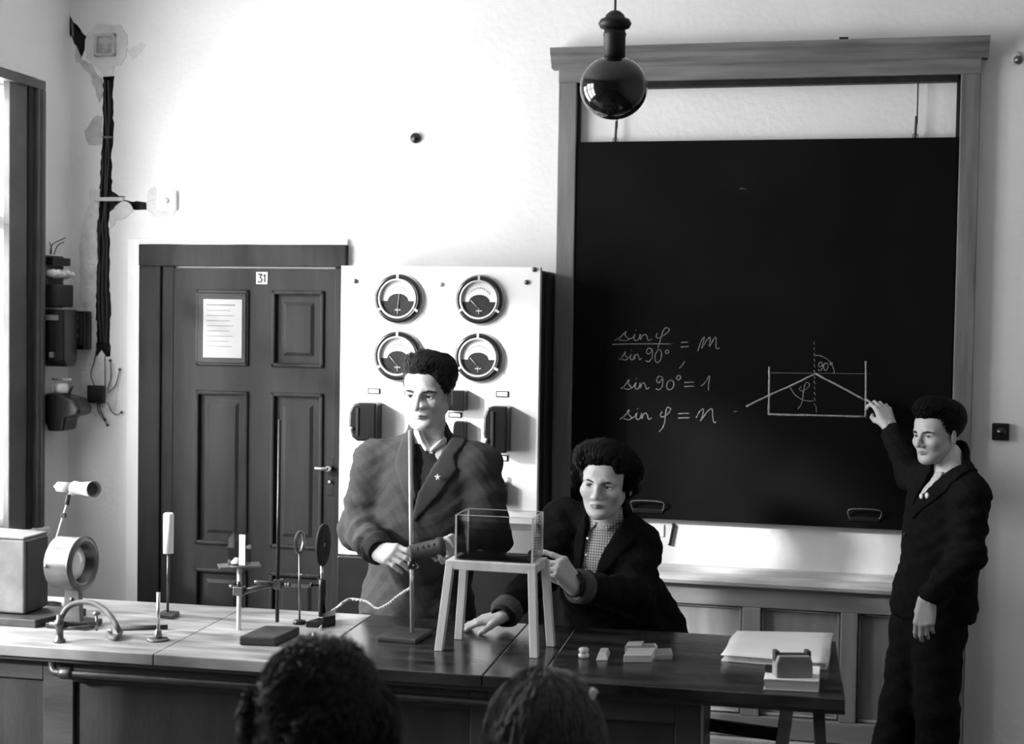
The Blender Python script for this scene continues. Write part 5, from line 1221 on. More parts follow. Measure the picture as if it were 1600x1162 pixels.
def strands(name, N, roots, c, r, flow, K, step, rad, lift, wave, wfreq, R, pos, s, mat, parent, grav=0.0, seedv=1, jitter=.25, kind='stuff', zfree=None):
    g = np.random.default_rng(seedv); c, r = np.array(c), np.array(r)
    P = roots[g.integers(0, len(roots), N)]+g.normal(0, .0015, (N, 3)); q = (P-c)/r
    n0 = np.linalg.norm(q, axis=1, keepdims=True); ph = g.uniform(0, 6.28, (N, 1)); fq = wfreq*g.uniform(.7, 1.3, (N, 1)); L = g.uniform(.6, 1.2, (N, 1)); jit = g.normal(0, jitter, (N, 3))
    pts = []
    for k in range(K):
        p = c+q*r; d = flow(p)+jit; d = d/(np.linalg.norm(d, axis=1, keepdims=True)+1e-9)
        qh = q/(np.linalg.norm(q, axis=1, keepdims=True)+1e-9)
        side = np.cross(d, qh); t = k/(K-1)
        off = (side*np.sin(ph+fq*k)+qh*np.cos(ph+fq*k)*.7)*wave*min(1, k/2)
        pts.append(p+off)
        dq = d/r; dt = dq-qh*np.sum(dq*qh, 1, keepdims=True)
        dt = dt/(np.linalg.norm(dt, axis=1, keepdims=True)+1e-9)*(np.linalg.norm(d/r, axis=1, keepdims=True)*.75)
        nq = q+dt*step*L; nq = nq/np.linalg.norm(nq, axis=1, keepdims=True)*n0*(1+lift*(k+1))
        if zfree is not None:     # below this height the strand hangs free
            free = (p[:, 2] < zfree)[:, None]; hang = (p+np.array([0, 0, -1.0])*step*L-c)/r; nq = np.where(free, hang, nq)
        q = nq
    A = np.stack(pts, 1)                                        # N,K,3
    tan = np.gradient(A, axis=1); tan /= np.linalg.norm(tan, axis=2, keepdims=True)+1e-9
    ref = (A-c)/np.linalg.norm(A-c, axis=2, keepdims=True); u = np.cross(tan, ref); u /= np.linalg.norm(u, axis=2, keepdims=True)+1e-9; w_ = np.cross(tan, u)
    taper = np.linspace(1, .35, K)[None, :, None]*rad
    ring = [A+taper*(math.cos(a)*u+math.sin(a)*w_) for a in (0, 2.094, 4.189)]
    V = np.stack(ring, 2).reshape(-1, 3)
    base = (np.arange(N)[:, None]*K+np.arange(K-1)[None, :])*3; base = base.reshape(-1)
    Q = np.concatenate([np.stack([base+i, base+(i+1) % 3, base+3+(i+1) % 3, base+3+i], 1) for i in range(3)])
    o = qmesh(name, xf(V, R, pos, s), Q, mat, parent); o['kind'] = kind; return o
def eyes(R, pos, s, parent, gaze=(0, -1, 0), r=.0127, eo=.0052):
    g = np.array(gaze, float); g /= np.linalg.norm(g)
    for sd_ in (-1, 1):
        c = np.array([sd_*.0315, -.0735, -.001]); m = MB()
        a = np.array([0, 0, 1.0]); u = np.cross(a, g); u /= np.linalg.norm(u); v = np.cross(g, u); n = 24; prof = []
        V = []; Fc = []; rows = 20
        for i in range(rows+1):
            t = math.pi*i/rows
            for k in range(n):
                f = 2*math.pi*k/n; V.append(c+r*(g*math.cos(t)+math.sin(t)*(math.cos(f)*u+math.sin(f)*v)))
        for i in range(rows):
            for k in range(n):
                Fc.append((i*n+k, i*n+(k+1) % n, (i+1)*n+(k+1) % n, (i+1)*n+k))
        m.add(xf(V, R, pos, s), Fc, True)
        m.mi = [1 if j//n < 4 else 0 for j in range(len(Fc))]
        m.build('eye', ['eye_white', 'iris'], parent)
        L = []
        for q in np.linspace(-1, 1, 13):
            dx = q*.0142; dz = eo*(1-q*q)**.8+.0002; yy = -.0735-math.sqrt(max(.0152**2-dx*dx*.9-dz*dz, 1e-6))-.0003
            L.append((sd_*.0318+dx, yy, -.0012+dz))
        m = MB(); m.tube(list(xf(np.array(L), R, pos, s)), [.0006+.0007*(1-abs(q)**2) for q in np.linspace(-1, 1, 13)], 5); m.build('eyelash', 'brow_hair', parent)
def brows(R, pos, s, parent, mat='brow_hair', th=1.0, seedv=3, drop=0.0, arch=1.0):
    g = np.random.default_rng(seedv)
    for sd_ in (-1, 1):
        m = MB()
        for i in range(70):
            t = g.uniform(0, 1); x = .011+.040*t; y = -.0985+.022*t**1.6; z = .0150+.0040*math.sin(t*3.14)*arch-.0025*t+g.normal(0, .0017*th)+drop
            a = np.array([sd_*x, y+.0015, z]); b = a+np.array([sd_*.009, .003*t+.0005, .0015*(1-t)-.001])
            m.tube(list(xf(np.array([a, (a+b)/2+np.array([0, -.0008, 0]), b]), R, pos, s)), [.0009*th, .0008*th, .0003], 4, cap=False)
        m.build('eyebrow', mat, parent)['kind'] = 'stuff'
def poly_sd(U, V, P):
    """signed distance to a polygon (negative inside)"""
    P = np.array(P, np.float32); n = len(P); d = np.full(np.broadcast(U, V).shape, 1e9, np.float32); s = np.ones_like(d)
    for i in range(n):
        a, b = P[i], P[i-1]; e = b-a; wx_, wy_ = U-a[0], V-a[1]; t = np.clip((wx_*e[0]+wy_*e[1])/(e@e+1e-12), 0, 1)
        bx, by = wx_-e[0]*t, wy_-e[1]*t; d = np.minimum(d, bx*bx+by*by)
        c1, c2, c3 = V >= a[1], V < b[1], e[0]*wy_ > e[1]*wx_
        allc = (c1 & c2 & c3) | (~c1 & ~c2 & ~c3); s = np.where(allc, -s, s)
    return s*np.sqrt(d)
def px_plane(pts, o, fw, u):
    out = []
    for x, y in pts:
        d = ray(x, y); t = ((np.array(o)-CP)@fw)/(d@fw); p = CP+t*d; out.append((float((p-np.array(o))@u), float(p[2])))
    return out
def shoe(P, yaw, parent, mat='leather', s=1.0):
    v = Vol((-.07, -.22, -.005), (.07, .11, .13), .006)
    v.ell((0, -.10, .028), (.045, .10, .034), 0); v.ell((0, .03, .04), (.037, .06, .045), .03); v.cone((0, .03, .05), (0, .035, .11), .042, .045, .02)
    v.F = np.maximum(v.F, -(v.ax[2][None, None, :]-.001)+0*v.F)
    V, Q = v.mesh(1); qmesh('shoe', xf(V, rotz(yaw), P, s), Q, mat, parent)

def sleeve_end(el, wr, cut=.030):
    d = (wr-el)/np.linalg.norm(wr-el); return wr-d*cut
def folds(V, Q, a, b, r, amp, freq, ph=0.0, band=.035):
    """crosswise folds on a sleeve or trouser leg from a to b"""
    a, b = np.array(a), np.array(b); ab = b-a; L = np.linalg.norm(ab); ax = ab/L; N = vnormals(V, Q)
    t = (V-a)@ax; w_ = V-a-t[:, None]*ax; d = np.linalg.norm(w_, axis=1)
    e1 = np.cross(ax, [0.3, 1, .2]); e1 /= np.linalg.norm(e1); e2 = np.cross(ax, e1); th = np.arctan2(w_@e2, w_@e1)
    m = np.exp(-((d-r)/band)**2)*np.clip((t+.03)/.05, 0, 1)*np.clip((L+.03-t)/.05, 0, 1)
    f = np.sin(freq*t+1.6*np.sin(th+ph)+.8*np.sin(2*th+ph*2))+.5*np.sin(freq*1.7*t-2.0*np.sin(th*1.0-ph))
    return V+N*(amp*m*f)[:, None]
# ================================================================== THE MAN AT THE ROD
UP = np.array([0, 0, 1.0])
def torso_frame(a): return np.array([math.cos(a), math.sin(a), 0.0]), np.array([math.sin(a), -math.cos(a), 0.0])   # the person's left, forward
def make_man():
    YM = -1.07
    W = lambda x, y, d=0.0: aty(x, y, YM-d)
    u, fw = torso_frame(math.radians(-2))
    t = thing('person', (W(665, 900)[0], YM, 0), 'man in a grey tweed jacket and dark pullover gripping the rod', 'person')
    nb = W(668, 692, -.01); shR, shL = W(586, 716), W(750, 722)
    elR, wrR = W(560, 826, .05), W(592, 861, .27)
    elL, wrL = W(768, 842, .06), W(722, 860, .32)
    C = lambda x, y, d=0.0: W(x, y, d)
    secs = [(C(668, 722), .150, .088), (C(668, 760, .01), .178, .112), (C(664, 810, .015), .182, .122), (C(658, 880, .01), .176, .122), (C(652, 940), .195, .130), (C(650, 1000), .222, .142), (C(650, 1040), .228, .146)]
    # jacket
    lo = np.array([-1.86, -1.52, .66]); hi = np.array([-.98, -.80, 1.52])
    v = Vol(lo, hi, .006)
    v.loft(secs, u, .03)
    for s_, sh, el, wr in ((-1, shR, elR, wrR), (1, shL, elL, wrL)):
        v.cone(nb-UP*.035+fw*-.01, sh-UP*.005, .072, .064, .05)
        v.cone(sh-UP*.012, el, .076, .066, .03); v.cone(el, sleeve_end(el, wr), .065, .050, .03)
    v.cone(nb-UP*.03-fw*.012, nb+UP*.040-fw*.014, .088, .070, .02)         # collar round the neck
    F0 = v.copy()
    v.cone(nb-UP*.02, nb+UP*.09-fw*.008, .061, .064, .004, 'sub')
    o = nb+fw*.14
    U, Vv, Dp = v.uv(o, u, fw); front = -(Dp+.14)
    vee = px_plane([(630, 640), (704, 640), (699, 660), (687, 696), (652, 772), (640, 720), (634, 680)], o, fw, u)
    v.F = np.maximum(v.F, -np.maximum(poly_sd(U, Vv, vee), front)).astype(np.float32)
    V, Q = v.mesh(2); V = wrinkle(V, Q, .0024)
    V = folds(V, Q, elR+(shR-elR)*.45, elR, .068, .0045, 75, .5); V = folds(V, Q, elR, wrR, .055, .0045, 80, 1.5); V = folds(V, Q, shL, elL, .07, .0035, 60, 2.2); V = folds(V, Q, elL, wrL, .055, .004, 80, 1.0)
    qmesh('jacket', V, Q, 'tweed', t)
    # lapels, lying on the jacket
    for nm, P in (('lapel', [(633, 652), (622, 660), (616, 690), (610, 728), (622, 752), (643, 797), (652, 776), (642, 722), (635, 682)]),
                  ('lapel', [(700, 662), (708, 676), (714, 696), (702, 716), (708, 736), (690, 768), (650, 815), (646, 806), (652, 774), (688, 697)])):
        L = v.copy(); pl = poly_sd(U, Vv, px_plane(P, o, fw, u)); L.F = np.maximum(np.maximum(F0.F-.0085, pl), np.maximum(front, -(F0.F+.006))).astype(np.float32)
        V, Q = L.mesh(1); qmesh(nm, V, Q, 'tweed', t)
    # cuffs: dark shirt/pullover edge at the right wrist
    for wr, el in ((wrR, elR), (wrL, elL)):
        d = (wr-el)/np.linalg.norm(wr-el); m = MB(); m.lathe([(.036, -.03), (.041, .012), (.036, .016), (.03, .0)], wr, d, 24); m.build('cuff', 'knit_dark', t)
    # pullover and shirt below the jacket
    lo2, hi2 = np.array([-1.66, -1.25, 1.0]), np.array([-1.12, -.92, 1.50])
    inner = [(C(668, 730), .125, .066), (C(668, 760, .01), .150, .098), (C(664, 810, .015), .155, .110), (C(660, 900, .01), .155, .108)]
    k = Vol(lo2, hi2, .005); k.loft(inner, u, .03); k.cone(nb-UP*.03, nb+UP*.012+fw*.004, .072, .062, .03)
    U2, V2, D2 = k.uv(o, u, fw); S0 = k.copy()
    kv = px_plane([(634, 640), (700, 640), (690, 690), (661, 712), (644, 688)], o, fw, u)
    k.F = np.maximum(k.F, -np.maximum(poly_sd(U2, V2, kv), -(D2+.14))).astype(np.float32)
    V, Q = k.mesh(1); qmesh('pullover', V, Q, 'knit_dark', t)
    S0.F = S0.F+.006
    S0.cone(nb-UP*.02, nb+UP*.028+fw*.006, .066, .0605, .01)
    nv = px_plane([(640, 640), (690, 640), (683, 676), (662, 704), (648, 684)], o, fw, u)
    S0.F = np.maximum(S0.F, -np.maximum(poly_sd(U2, V2, nv), -(D2+.14))).astype(np.float32)
    V, Q = S0.mesh(1); qmesh('shirt', V, Q, 'shirt_pale', t)
    # shirt collar points over the pullover
    for P in ([(633, 657), (638, 660), (650, 690), (660, 705), (655, 709), (641, 688), (634, 672)], [(698, 655), (699, 664), (690, 690), (662, 710), (660, 704), (684, 680), (694, 664)]):
        cl = k.copy(); cl.F = np.maximum(np.maximum(S0.F*0+Vol_shell(inner, nb, u, fw, k), poly_sd(U2, V2, px_plane(P, o, fw, u))), -(D2+.14)).astype(np.float32)
        V, Q = cl.mesh(1)
        if len(V): qmesh('shirt_collar', V, Q, 'shirt_pale', t)
    # pin
    q = px_plane([(684, 745)], o, fw, u)[0]; pp = CP+ray(684, 745)*(((o-CP)@fw)/(ray(684, 745)@fw))
    m = MB()
    for a in (0.4, 1.7, 2.9, 4.2, 5.3): m.tube([pp, pp+np.array([math.cos(a)*.011, 0, math.sin(a)*.011])], [.0032, .001], 6)
    m.build('lapel_pin', 'badge', t)
    # trousers and shoes
    tv = Vol((-1.66, -1.30, .05), (-1.14, -.86, .92), .009)
    tv.loft([(C(655, 960), .165, .115), (C(655, 1010), .175, .12)], u, .02)
    for sx, fx in ((-.09, -.10), (.09, .11)):
        hip = C(655, 1010)+u*sx; ft = np.array([C(655, 1010)[0]+fx, YM+.02, .07]); tv.cone(hip, (hip+ft)/2+fw*.02, .095, .078, .03); tv.cone((hip+ft)/2+fw*.02, ft, .078, .072, .02)
        shoe((ft[0], ft[1], 0.001), math.radians(-4), t)
    V, Q = tv.mesh(1); qmesh('trousers', V, Q, 'trouser_black', t)
    # body: head, hands and the figure under the clothes as one mesh
    R = rotz(math.radians(-2))@rotx(math.radians(6))@roty(math.radians(1.0)); s = 1.03
    hp = W(668, 613, .02)
    P = dict(jaw=1.05, nose=1.25, lip=.66, eye=.0052, cheek=.98)
    hV, hQ, hT = head_mesh(P); parts = [(xf(hV, R, hp, s), hQ, hT)]
    rh = rod_at(872)
    X = (aty(640, 886, rh[1]-.004)-wrR); X /= np.linalg.norm(X)
    parts.append(place_hand(wrR+X*.004, X*.9+np.array([.12, 0, .10]), (-.30, -.72, .62), [(28, 30, 15), (40, 40, 20), (38, 42, 20), (36, 40, 20)], [(.018, .020, -.008), (.052, .040, -.030), (.080, .040, -.050), (.102, .030, -.060)], 1, .98))
    Xl = aty(676, 850, rh[1]+.055)-wrL
    parts.append(place_hand(wrL-Xl*.1, Xl+np.array([0, 0, .02]), (-.1, .9, .25), [(35, 50, 30), (40, 50, 30), (42, 50, 30), (45, 50, 30)], [(.018, .022, -.006), (.048, .040, -.026), (.074, .040, -.044), (.096, .030, -.056)], -1, .98))
    bv = Vol(lo, hi, .012)
    bv.loft([(c, a*.72, b*.72) for c, a, b in secs], u, .03)
    for sh, el, wr in ((shR, elR, wrR), (shL, elL, wrL)): bv.cone(nb-UP*.05, sh-UP*.02, .05, .045, .03); bv.cone(sh-UP*.02, el, .045, .038, .02); bv.cone(el, wr, .038, .026, .02)
    bv.cone(nb-UP*.06, nb-UP*.01, .06, .052, .03)
    bV, bQ = bv.mesh(0); parts.append((bV, bQ, np.ones(len(bV))))
    lv = Vol((-1.62, -1.26, .02), (-1.18, -.90, .95), .014)
    for sx, fx in ((-.09, -.10), (.09, .11)):
        hip = C(655, 1010)+u*sx; ft = np.array([C(655, 1010)[0]+fx, YM+.02, .06]); lv.cone(hip+UP*.1, hip, .09, .075, 0.02); lv.cone(hip, (hip+ft)/2+fw*.02, .075, .052, .02); lv.cone((hip+ft)/2+fw*.02, ft, .052, .04, .02)
    lV, lQ = lv.mesh(0); parts.append((lV, lQ, np.ones(len(lV))))
    V, Q, T = join(parts); qmesh('body', V, Q, 'skin', t, T)
    eyes(R, hp, s, t, (-.30, -1, -.12)); brows(R, hp, s, t, th=.95)
    # hair combed up and back
    hv = Vol((-.12, -.14, -.10), (.12, .14, .19), .0035)
    hv.ell((0, .022, .045), (.083, .104, .086), 0); hv.ell((-.004, -.030, .101), (.062, .070, .031), .03); hv.ell((.052, .01, .07), (.036, .08, .06), .02)
    hv.ell((0, -.112, -.020), (.073, .075, .092), .006, 'sub'); hv.ell((0, -.125, .030), (.066, .075, .050), .006, 'sub')
    for sg in (-1, 1): hv.ell((sg*.092, -.004, -.040), (.034, .040, .060), .008, 'sub'); hv.ell((sg*.07, -.06, -.05), (.03, .05, .07), .006, 'sub')
    hv.ell((0, .02, -.13), (.12, .14, .085), .01, 'sub')
    V, Q = hv.mesh(1); V = wrinkle(V, Q, .0012, 2.2); hr = V.copy()
    h = qmesh('hair', xf(V*.995, R, hp, s), Q, 'hair_dark_mass', t)
    def flow(p): 
        d = np.zeros_like(p); d[:, 1] = .9; d[:, 2] = np.where(p[:, 1] < -.03, .9, -.35); d[:, 0] = np.where(p[:, 0] > -.03, .35, -.35)+p[:, 0]*4; return d
    strands('hair_strands', 5000, hr[hr[:, 2] > .0], (0, .022, .048), (.083, .104, .088), flow, 7, .010, .0011, .0006, .0010, .9, R, hp, s, 'hair_dark', h, seedv=4, jitter=.12)
    return t
def Vol_shell(inner, nb, u, fw, k):
    q = k.copy(); q.F[:] = 1.0; q.loft(inner, u, .03); q.cone(nb-UP*.03, nb+UP*.012+fw*.004, .072, .062, .03); q.cone(nb-UP*.02, nb+UP*.030+fw*.006, .066, .0625, .01)
    return np.maximum(q.F-.006, -(q.F+.004))
make_man()
# ================================================================== THE WOMAN POINTING AT THE TANK
def make_woman():
    W = lambda x, y, Y=-1.08: aty(x, y, Y)
    u, fw = torso_frame(math.radians(-14))
    t = thing('person', (W(960, 900)[0], -.95, 0), 'dark-haired woman in a black coat and checked shirt pointing at the tank', 'person')
    nb = W(947, 803, -1.05); shR, shL = W(880, 808, -1.04), W(1000, 846, -1.02)
    elL, wrL = W(992, 930, -1.14), W(899, 915, -1.44)
    elR, wrR = W(848, 892, -1.12), W(786, 961, -1.36)
    secs = [(W(944, 846, -1.04), .135, .085), (W(944, 875, -1.04), .160, .108), (W(948, 915, -1.00), .165, .118), (W(958, 960, -.94), .170, .120), (W(972, 1000, -.88), .185, .128), (W(985, 1040, -.84), .195, .135)]
    lo = np.array([-1.22, -1.55, .62]); hi = np.array([-.36, -.66, 1.34]); v = Vol(lo, hi, .006)
    v.loft(secs, u, .03)
    for sh, el, wr in ((shR, elR, wrR), (shL, elL, wrL)):
        v.cone(nb-UP*.03-fw*.01, sh, .066, .060, .05); v.cone(sh-UP*.008, el, .070, .064, .03); v.cone(el, sleeve_end(el, wr, .035), .064, .046, .03)
    # coat skirt swinging out behind her
    v.cone(W(1008, 905, -.98), W(1048, 978, -.86), .035, .050, .04); v.cone(W(1020, 930, -.95), W(1050, 1000, -.84), .045, .055, .04)
    v.cone(nb-UP*.03-fw*.015, nb+UP*.02-fw*.02, .080, .066, .02)
    F0 = v.copy(); v.cone(nb-UP*.02, nb+UP*.07, .056, .060, .004, 'sub')
    o = nb+fw*.13; U, Vv, Dp = v.uv(o, u, fw); front = -(Dp+.13)
    vee = px_plane([(903, 790), (972, 790), (962, 812), (946, 838), (932, 872), (924, 906), (902, 912), (904, 860), (906, 820)], o, fw, u)
    v.F = np.maximum(v.F, -np.maximum(poly_sd(U, Vv, vee), front)).astype(np.float32)
    V, Q = v.mesh(2); V = wrinkle(V, Q, .003); V = folds(V, Q, shL, elL, .068, .004, 60, .4); V = folds(V, Q, elL, wrL, .055, .004, 75, 1.2)
    qmesh('coat', V, Q, 'coat_black', t)
    for nm, P in (('lapel', [(962, 808), (974, 812), (982, 836), (968, 862), (946, 892), (928, 915), (924, 905), (933, 870), (947, 838)]), ('lapel', [(903, 806), (895, 820), (888, 850), (892, 890), (900, 912), (904, 900), (905, 860), (907, 822)])):
        L = v.copy(); pl = poly_sd(U, Vv, px_plane(P, o, fw, u)); L.F = np.maximum(np.maximum(F0.F-.008, pl), np.maximum(front, -(F0.F+.005))).astype(np.float32)
        V, Q = L.mesh(1); qmesh(nm, V, Q, 'coat_black', t)
    # turned-back sleeve cuffs
    for wr, el, rr in ((wrL, elL, .052), (wrR, elR, .050)):
        d = (wr-el)/np.linalg.norm(wr-el); m = MB(); m.lathe([(rr*.9, -.050), (rr*1.02, -.045), (rr*1.05, -.012), (rr*.98, -.006), (rr*.7, -.006)], wr, d, 28, caps=False); m.build('sleeve_cuff', 'lining_grey', t)
        m = MB(); m.lathe([(.036, -.02), (.037, .012), (.034, .016), (.028, .0)], wr, d, 24); m.build('knit_cuff', 'knit_dark', t)
    # checked shirt
    k = Vol(np.array([-1.0, -1.32, .84]), np.array([-.52, -.90, 1.34]), .005)
    inner = [(c, a*.84, b*.90) for c, a, b in secs[:4]]
    k.loft(inner, u, .03); k.cone(nb-UP*.03, nb+UP*.018+fw*.004, .064, .054, .03); S0 = k.copy()
    U2, V2, D2 = k.uv(o, u, fw)
    nv = px_plane([(905, 770), (962, 770), (952, 796), (930, 817), (918, 806), (908, 790)], o, fw, u)
    k.F = np.maximum(k.F, -np.maximum(poly_sd(U2, V2, nv), -(D2+.13))).astype(np.float32)
    V, Q = k.mesh(1); qmesh('shirt', V, Q, 'gingham', t)
    for P in ([(972, 780), (970, 806), (936, 834), (927, 818), (946, 802), (962, 780)], [(906, 790), (906, 815), (910, 834), (925, 818), (916, 804)]):
        cl = k.copy(); q = S0.F; cl.F = np.maximum(np.maximum(q-.007, -(q+.003)), np.maximum(poly_sd(U2, V2, px_plane(P, o, fw, u)), -(D2+.13))).astype(np.float32)
        V, Q = cl.mesh(1)
        if len(V): qmesh('shirt_collar', V, Q, 'gingham', t)
    for x, y in ((915, 842), (913, 868), (912, 892)):
        d = ray(x, y); p = CP+d*(((o-CP)@fw)/(d@fw)); p = p-fw*.018; m = MB(); m.lathe([(.0045, 0), (.0045, .002), (0, .0025)], p, fw, 12); m.build('button', 'badge', t)
    # skirt, legs, shoes
    sk_ = Vol((-1.0, -1.22, .28), (-.30, -.56, .95), .010); hipc = W(972, 1000, -.86)
    sk_.loft([(hipc+UP*.02, .150, .115), (hipc-UP*.12, .175, .135), (np.array([hipc[0]+.01, hipc[1], .34]), .215, .165)], u, .02)
    V, Q = sk_.mesh(1); V = wrinkle(V, Q, .003, .5, ((1, .8, 0), (-.7, 1, 0), (1, -.2, .05))); qmesh('skirt', V, Q, 'coat_black', t)
    # body
    R = rotz(math.radians(-8))@rotx(math.radians(6))@roty(math.radians(5)); s = .99; hp = W(947, 751, -1.12)
    hV, hQ, hT = head_mesh(dict(jaw=.84, nose=.92, lip=.48, eye=.0054, cheek=1.07, neck=.84)); hV = hV*np.array([1.06, 1, 1]); parts = [(xf(hV, R, hp, s), hQ, hT)]
    parts.append(place_hand(wrL, (-.44, -.40, .70), (.78, -.60, .30), [(56, 6, 3), (84, 88, 40), (88, 88, 40), (90, 86, 40)], [(.018, .020, -.008), (.046, .034, -.032), (.066, .022, -.050), (.080, .006, -.058)], -1, .98, .03, .03))
    parts.append(place_hand(wrR, (-.98, -.10, -.26), (-.1, -.12, 1.0), [(12, 8, 4), (10, 8, 4), (10, 8, 4), (12, 8, 4)], [(.018, .022, -.006), (.044, .050, -.014), (.066, .066, -.020), (.084, .074, -.024)], 1, .90, .10, .012))
    bv = Vol(lo, hi, .012); bv.loft([(c, a*.70, b*.70) for c, a, b in secs], u, .03)
    for sh, el, wr in ((shR, elR, wrR), (shL, elL, wrL)): bv.cone(nb-UP*.05, sh, .045, .04, .03); bv.cone(sh, el, .04, .034, .02); bv.cone(el, wr, .034, .023, .02)
    bv.cone(nb-UP*.06, nb, .052, .046, .03)
    bV, bQ = bv.mesh(0); parts.append((bV, bQ, np.ones(len(bV))))
    lv = Vol((-1.0, -1.1, .02), (-.30, -.6, .95), .012)
    for sx in (-.09, .09):
        hip = hipc+u*sx; ft = np.array([hip[0]+sx*.3, hip[1]+.02, .06]); lv.cone(hip+UP*.08, hip, .08, .07, .02); lv.cone(hip, (hip+ft)/2, .07, .05, .02); lv.cone((hip+ft)/2, ft, .052, .034, .02)
        shoe((ft[0], ft[1], .001), math.radians(-14), t, s=.9)
    lV, lQ = lv.mesh(0); parts.append((lV, lQ, np.ones(len(lV))))
    V, Q, T = join(parts); qmesh('body', V, Q, 'skin', t, T)
    eyes(R, hp, s, t, (-.45, -1, -.12)); brows(R, hp, s, t, th=.6, drop=-.002, arch=1.4)
    hv = Vol((-.15, -.15, -.15), (.16, .17, .19), .004)
    hv.ell((.004, .028, .036), (.095, .108, .094), 0); hv.ell((-.002, -.005, .088), (.085, .090, .046), .03); hv.ell((.078, .045, .025), (.042, .065, .062), .03); hv.ell((-.078, .04, .03), (.034, .06, .055), .03); hv.ell((0, .08, -.04), (.09, .06, .07), .03)
    hv.ell((.09, .012, .0), (.026, .050, .055), .02); hv.ell((-.086, .012, .0), (.026, .050, .055), .02)
    hv.ell((-.004, -.116, -.030), (.066, .082, .094), .008, 'sub'); hv.ell((-.008, -.128, .02), (.054, .074, .058), .008, 'sub')
    hv.ell((.096, -.010, -.050), (.030, .034, .034), .006, 'sub'); hv.ell((.062, -.052, .072), (.018, .034, .036), .012); hv.ell((-.060, -.055, .074), (.016, .030, .032), .012)
    V, Q = hv.mesh(1); V = wrinkle(V, Q, .0025, 1.3); hr = V.copy(); hs = s*.95; hq = hp+R@np.array([-.012, 0, .002]); Rh = R@np.diag([1.09, 1, 1]); h = qmesh('hair', xf(V*.995, Rh, hq, hs), Q, 'hair_black_mass', t)
    def flow(p):
        d = np.zeros_like(p); d[:, 1] = .8; d[:, 2] = np.where(p[:, 1] < -.03, .5, -.5); d[:, 0] = p[:, 0]*8; return d
    strands('hair_strands', 5500, hr, (.004, .028, .030), (.098, .110, .098), flow, 9, .012, .0011, .0005, .0018, .8, Rh, hq, hs, 'hair_black', h, seedv=5, jitter=.10)
make_woman()

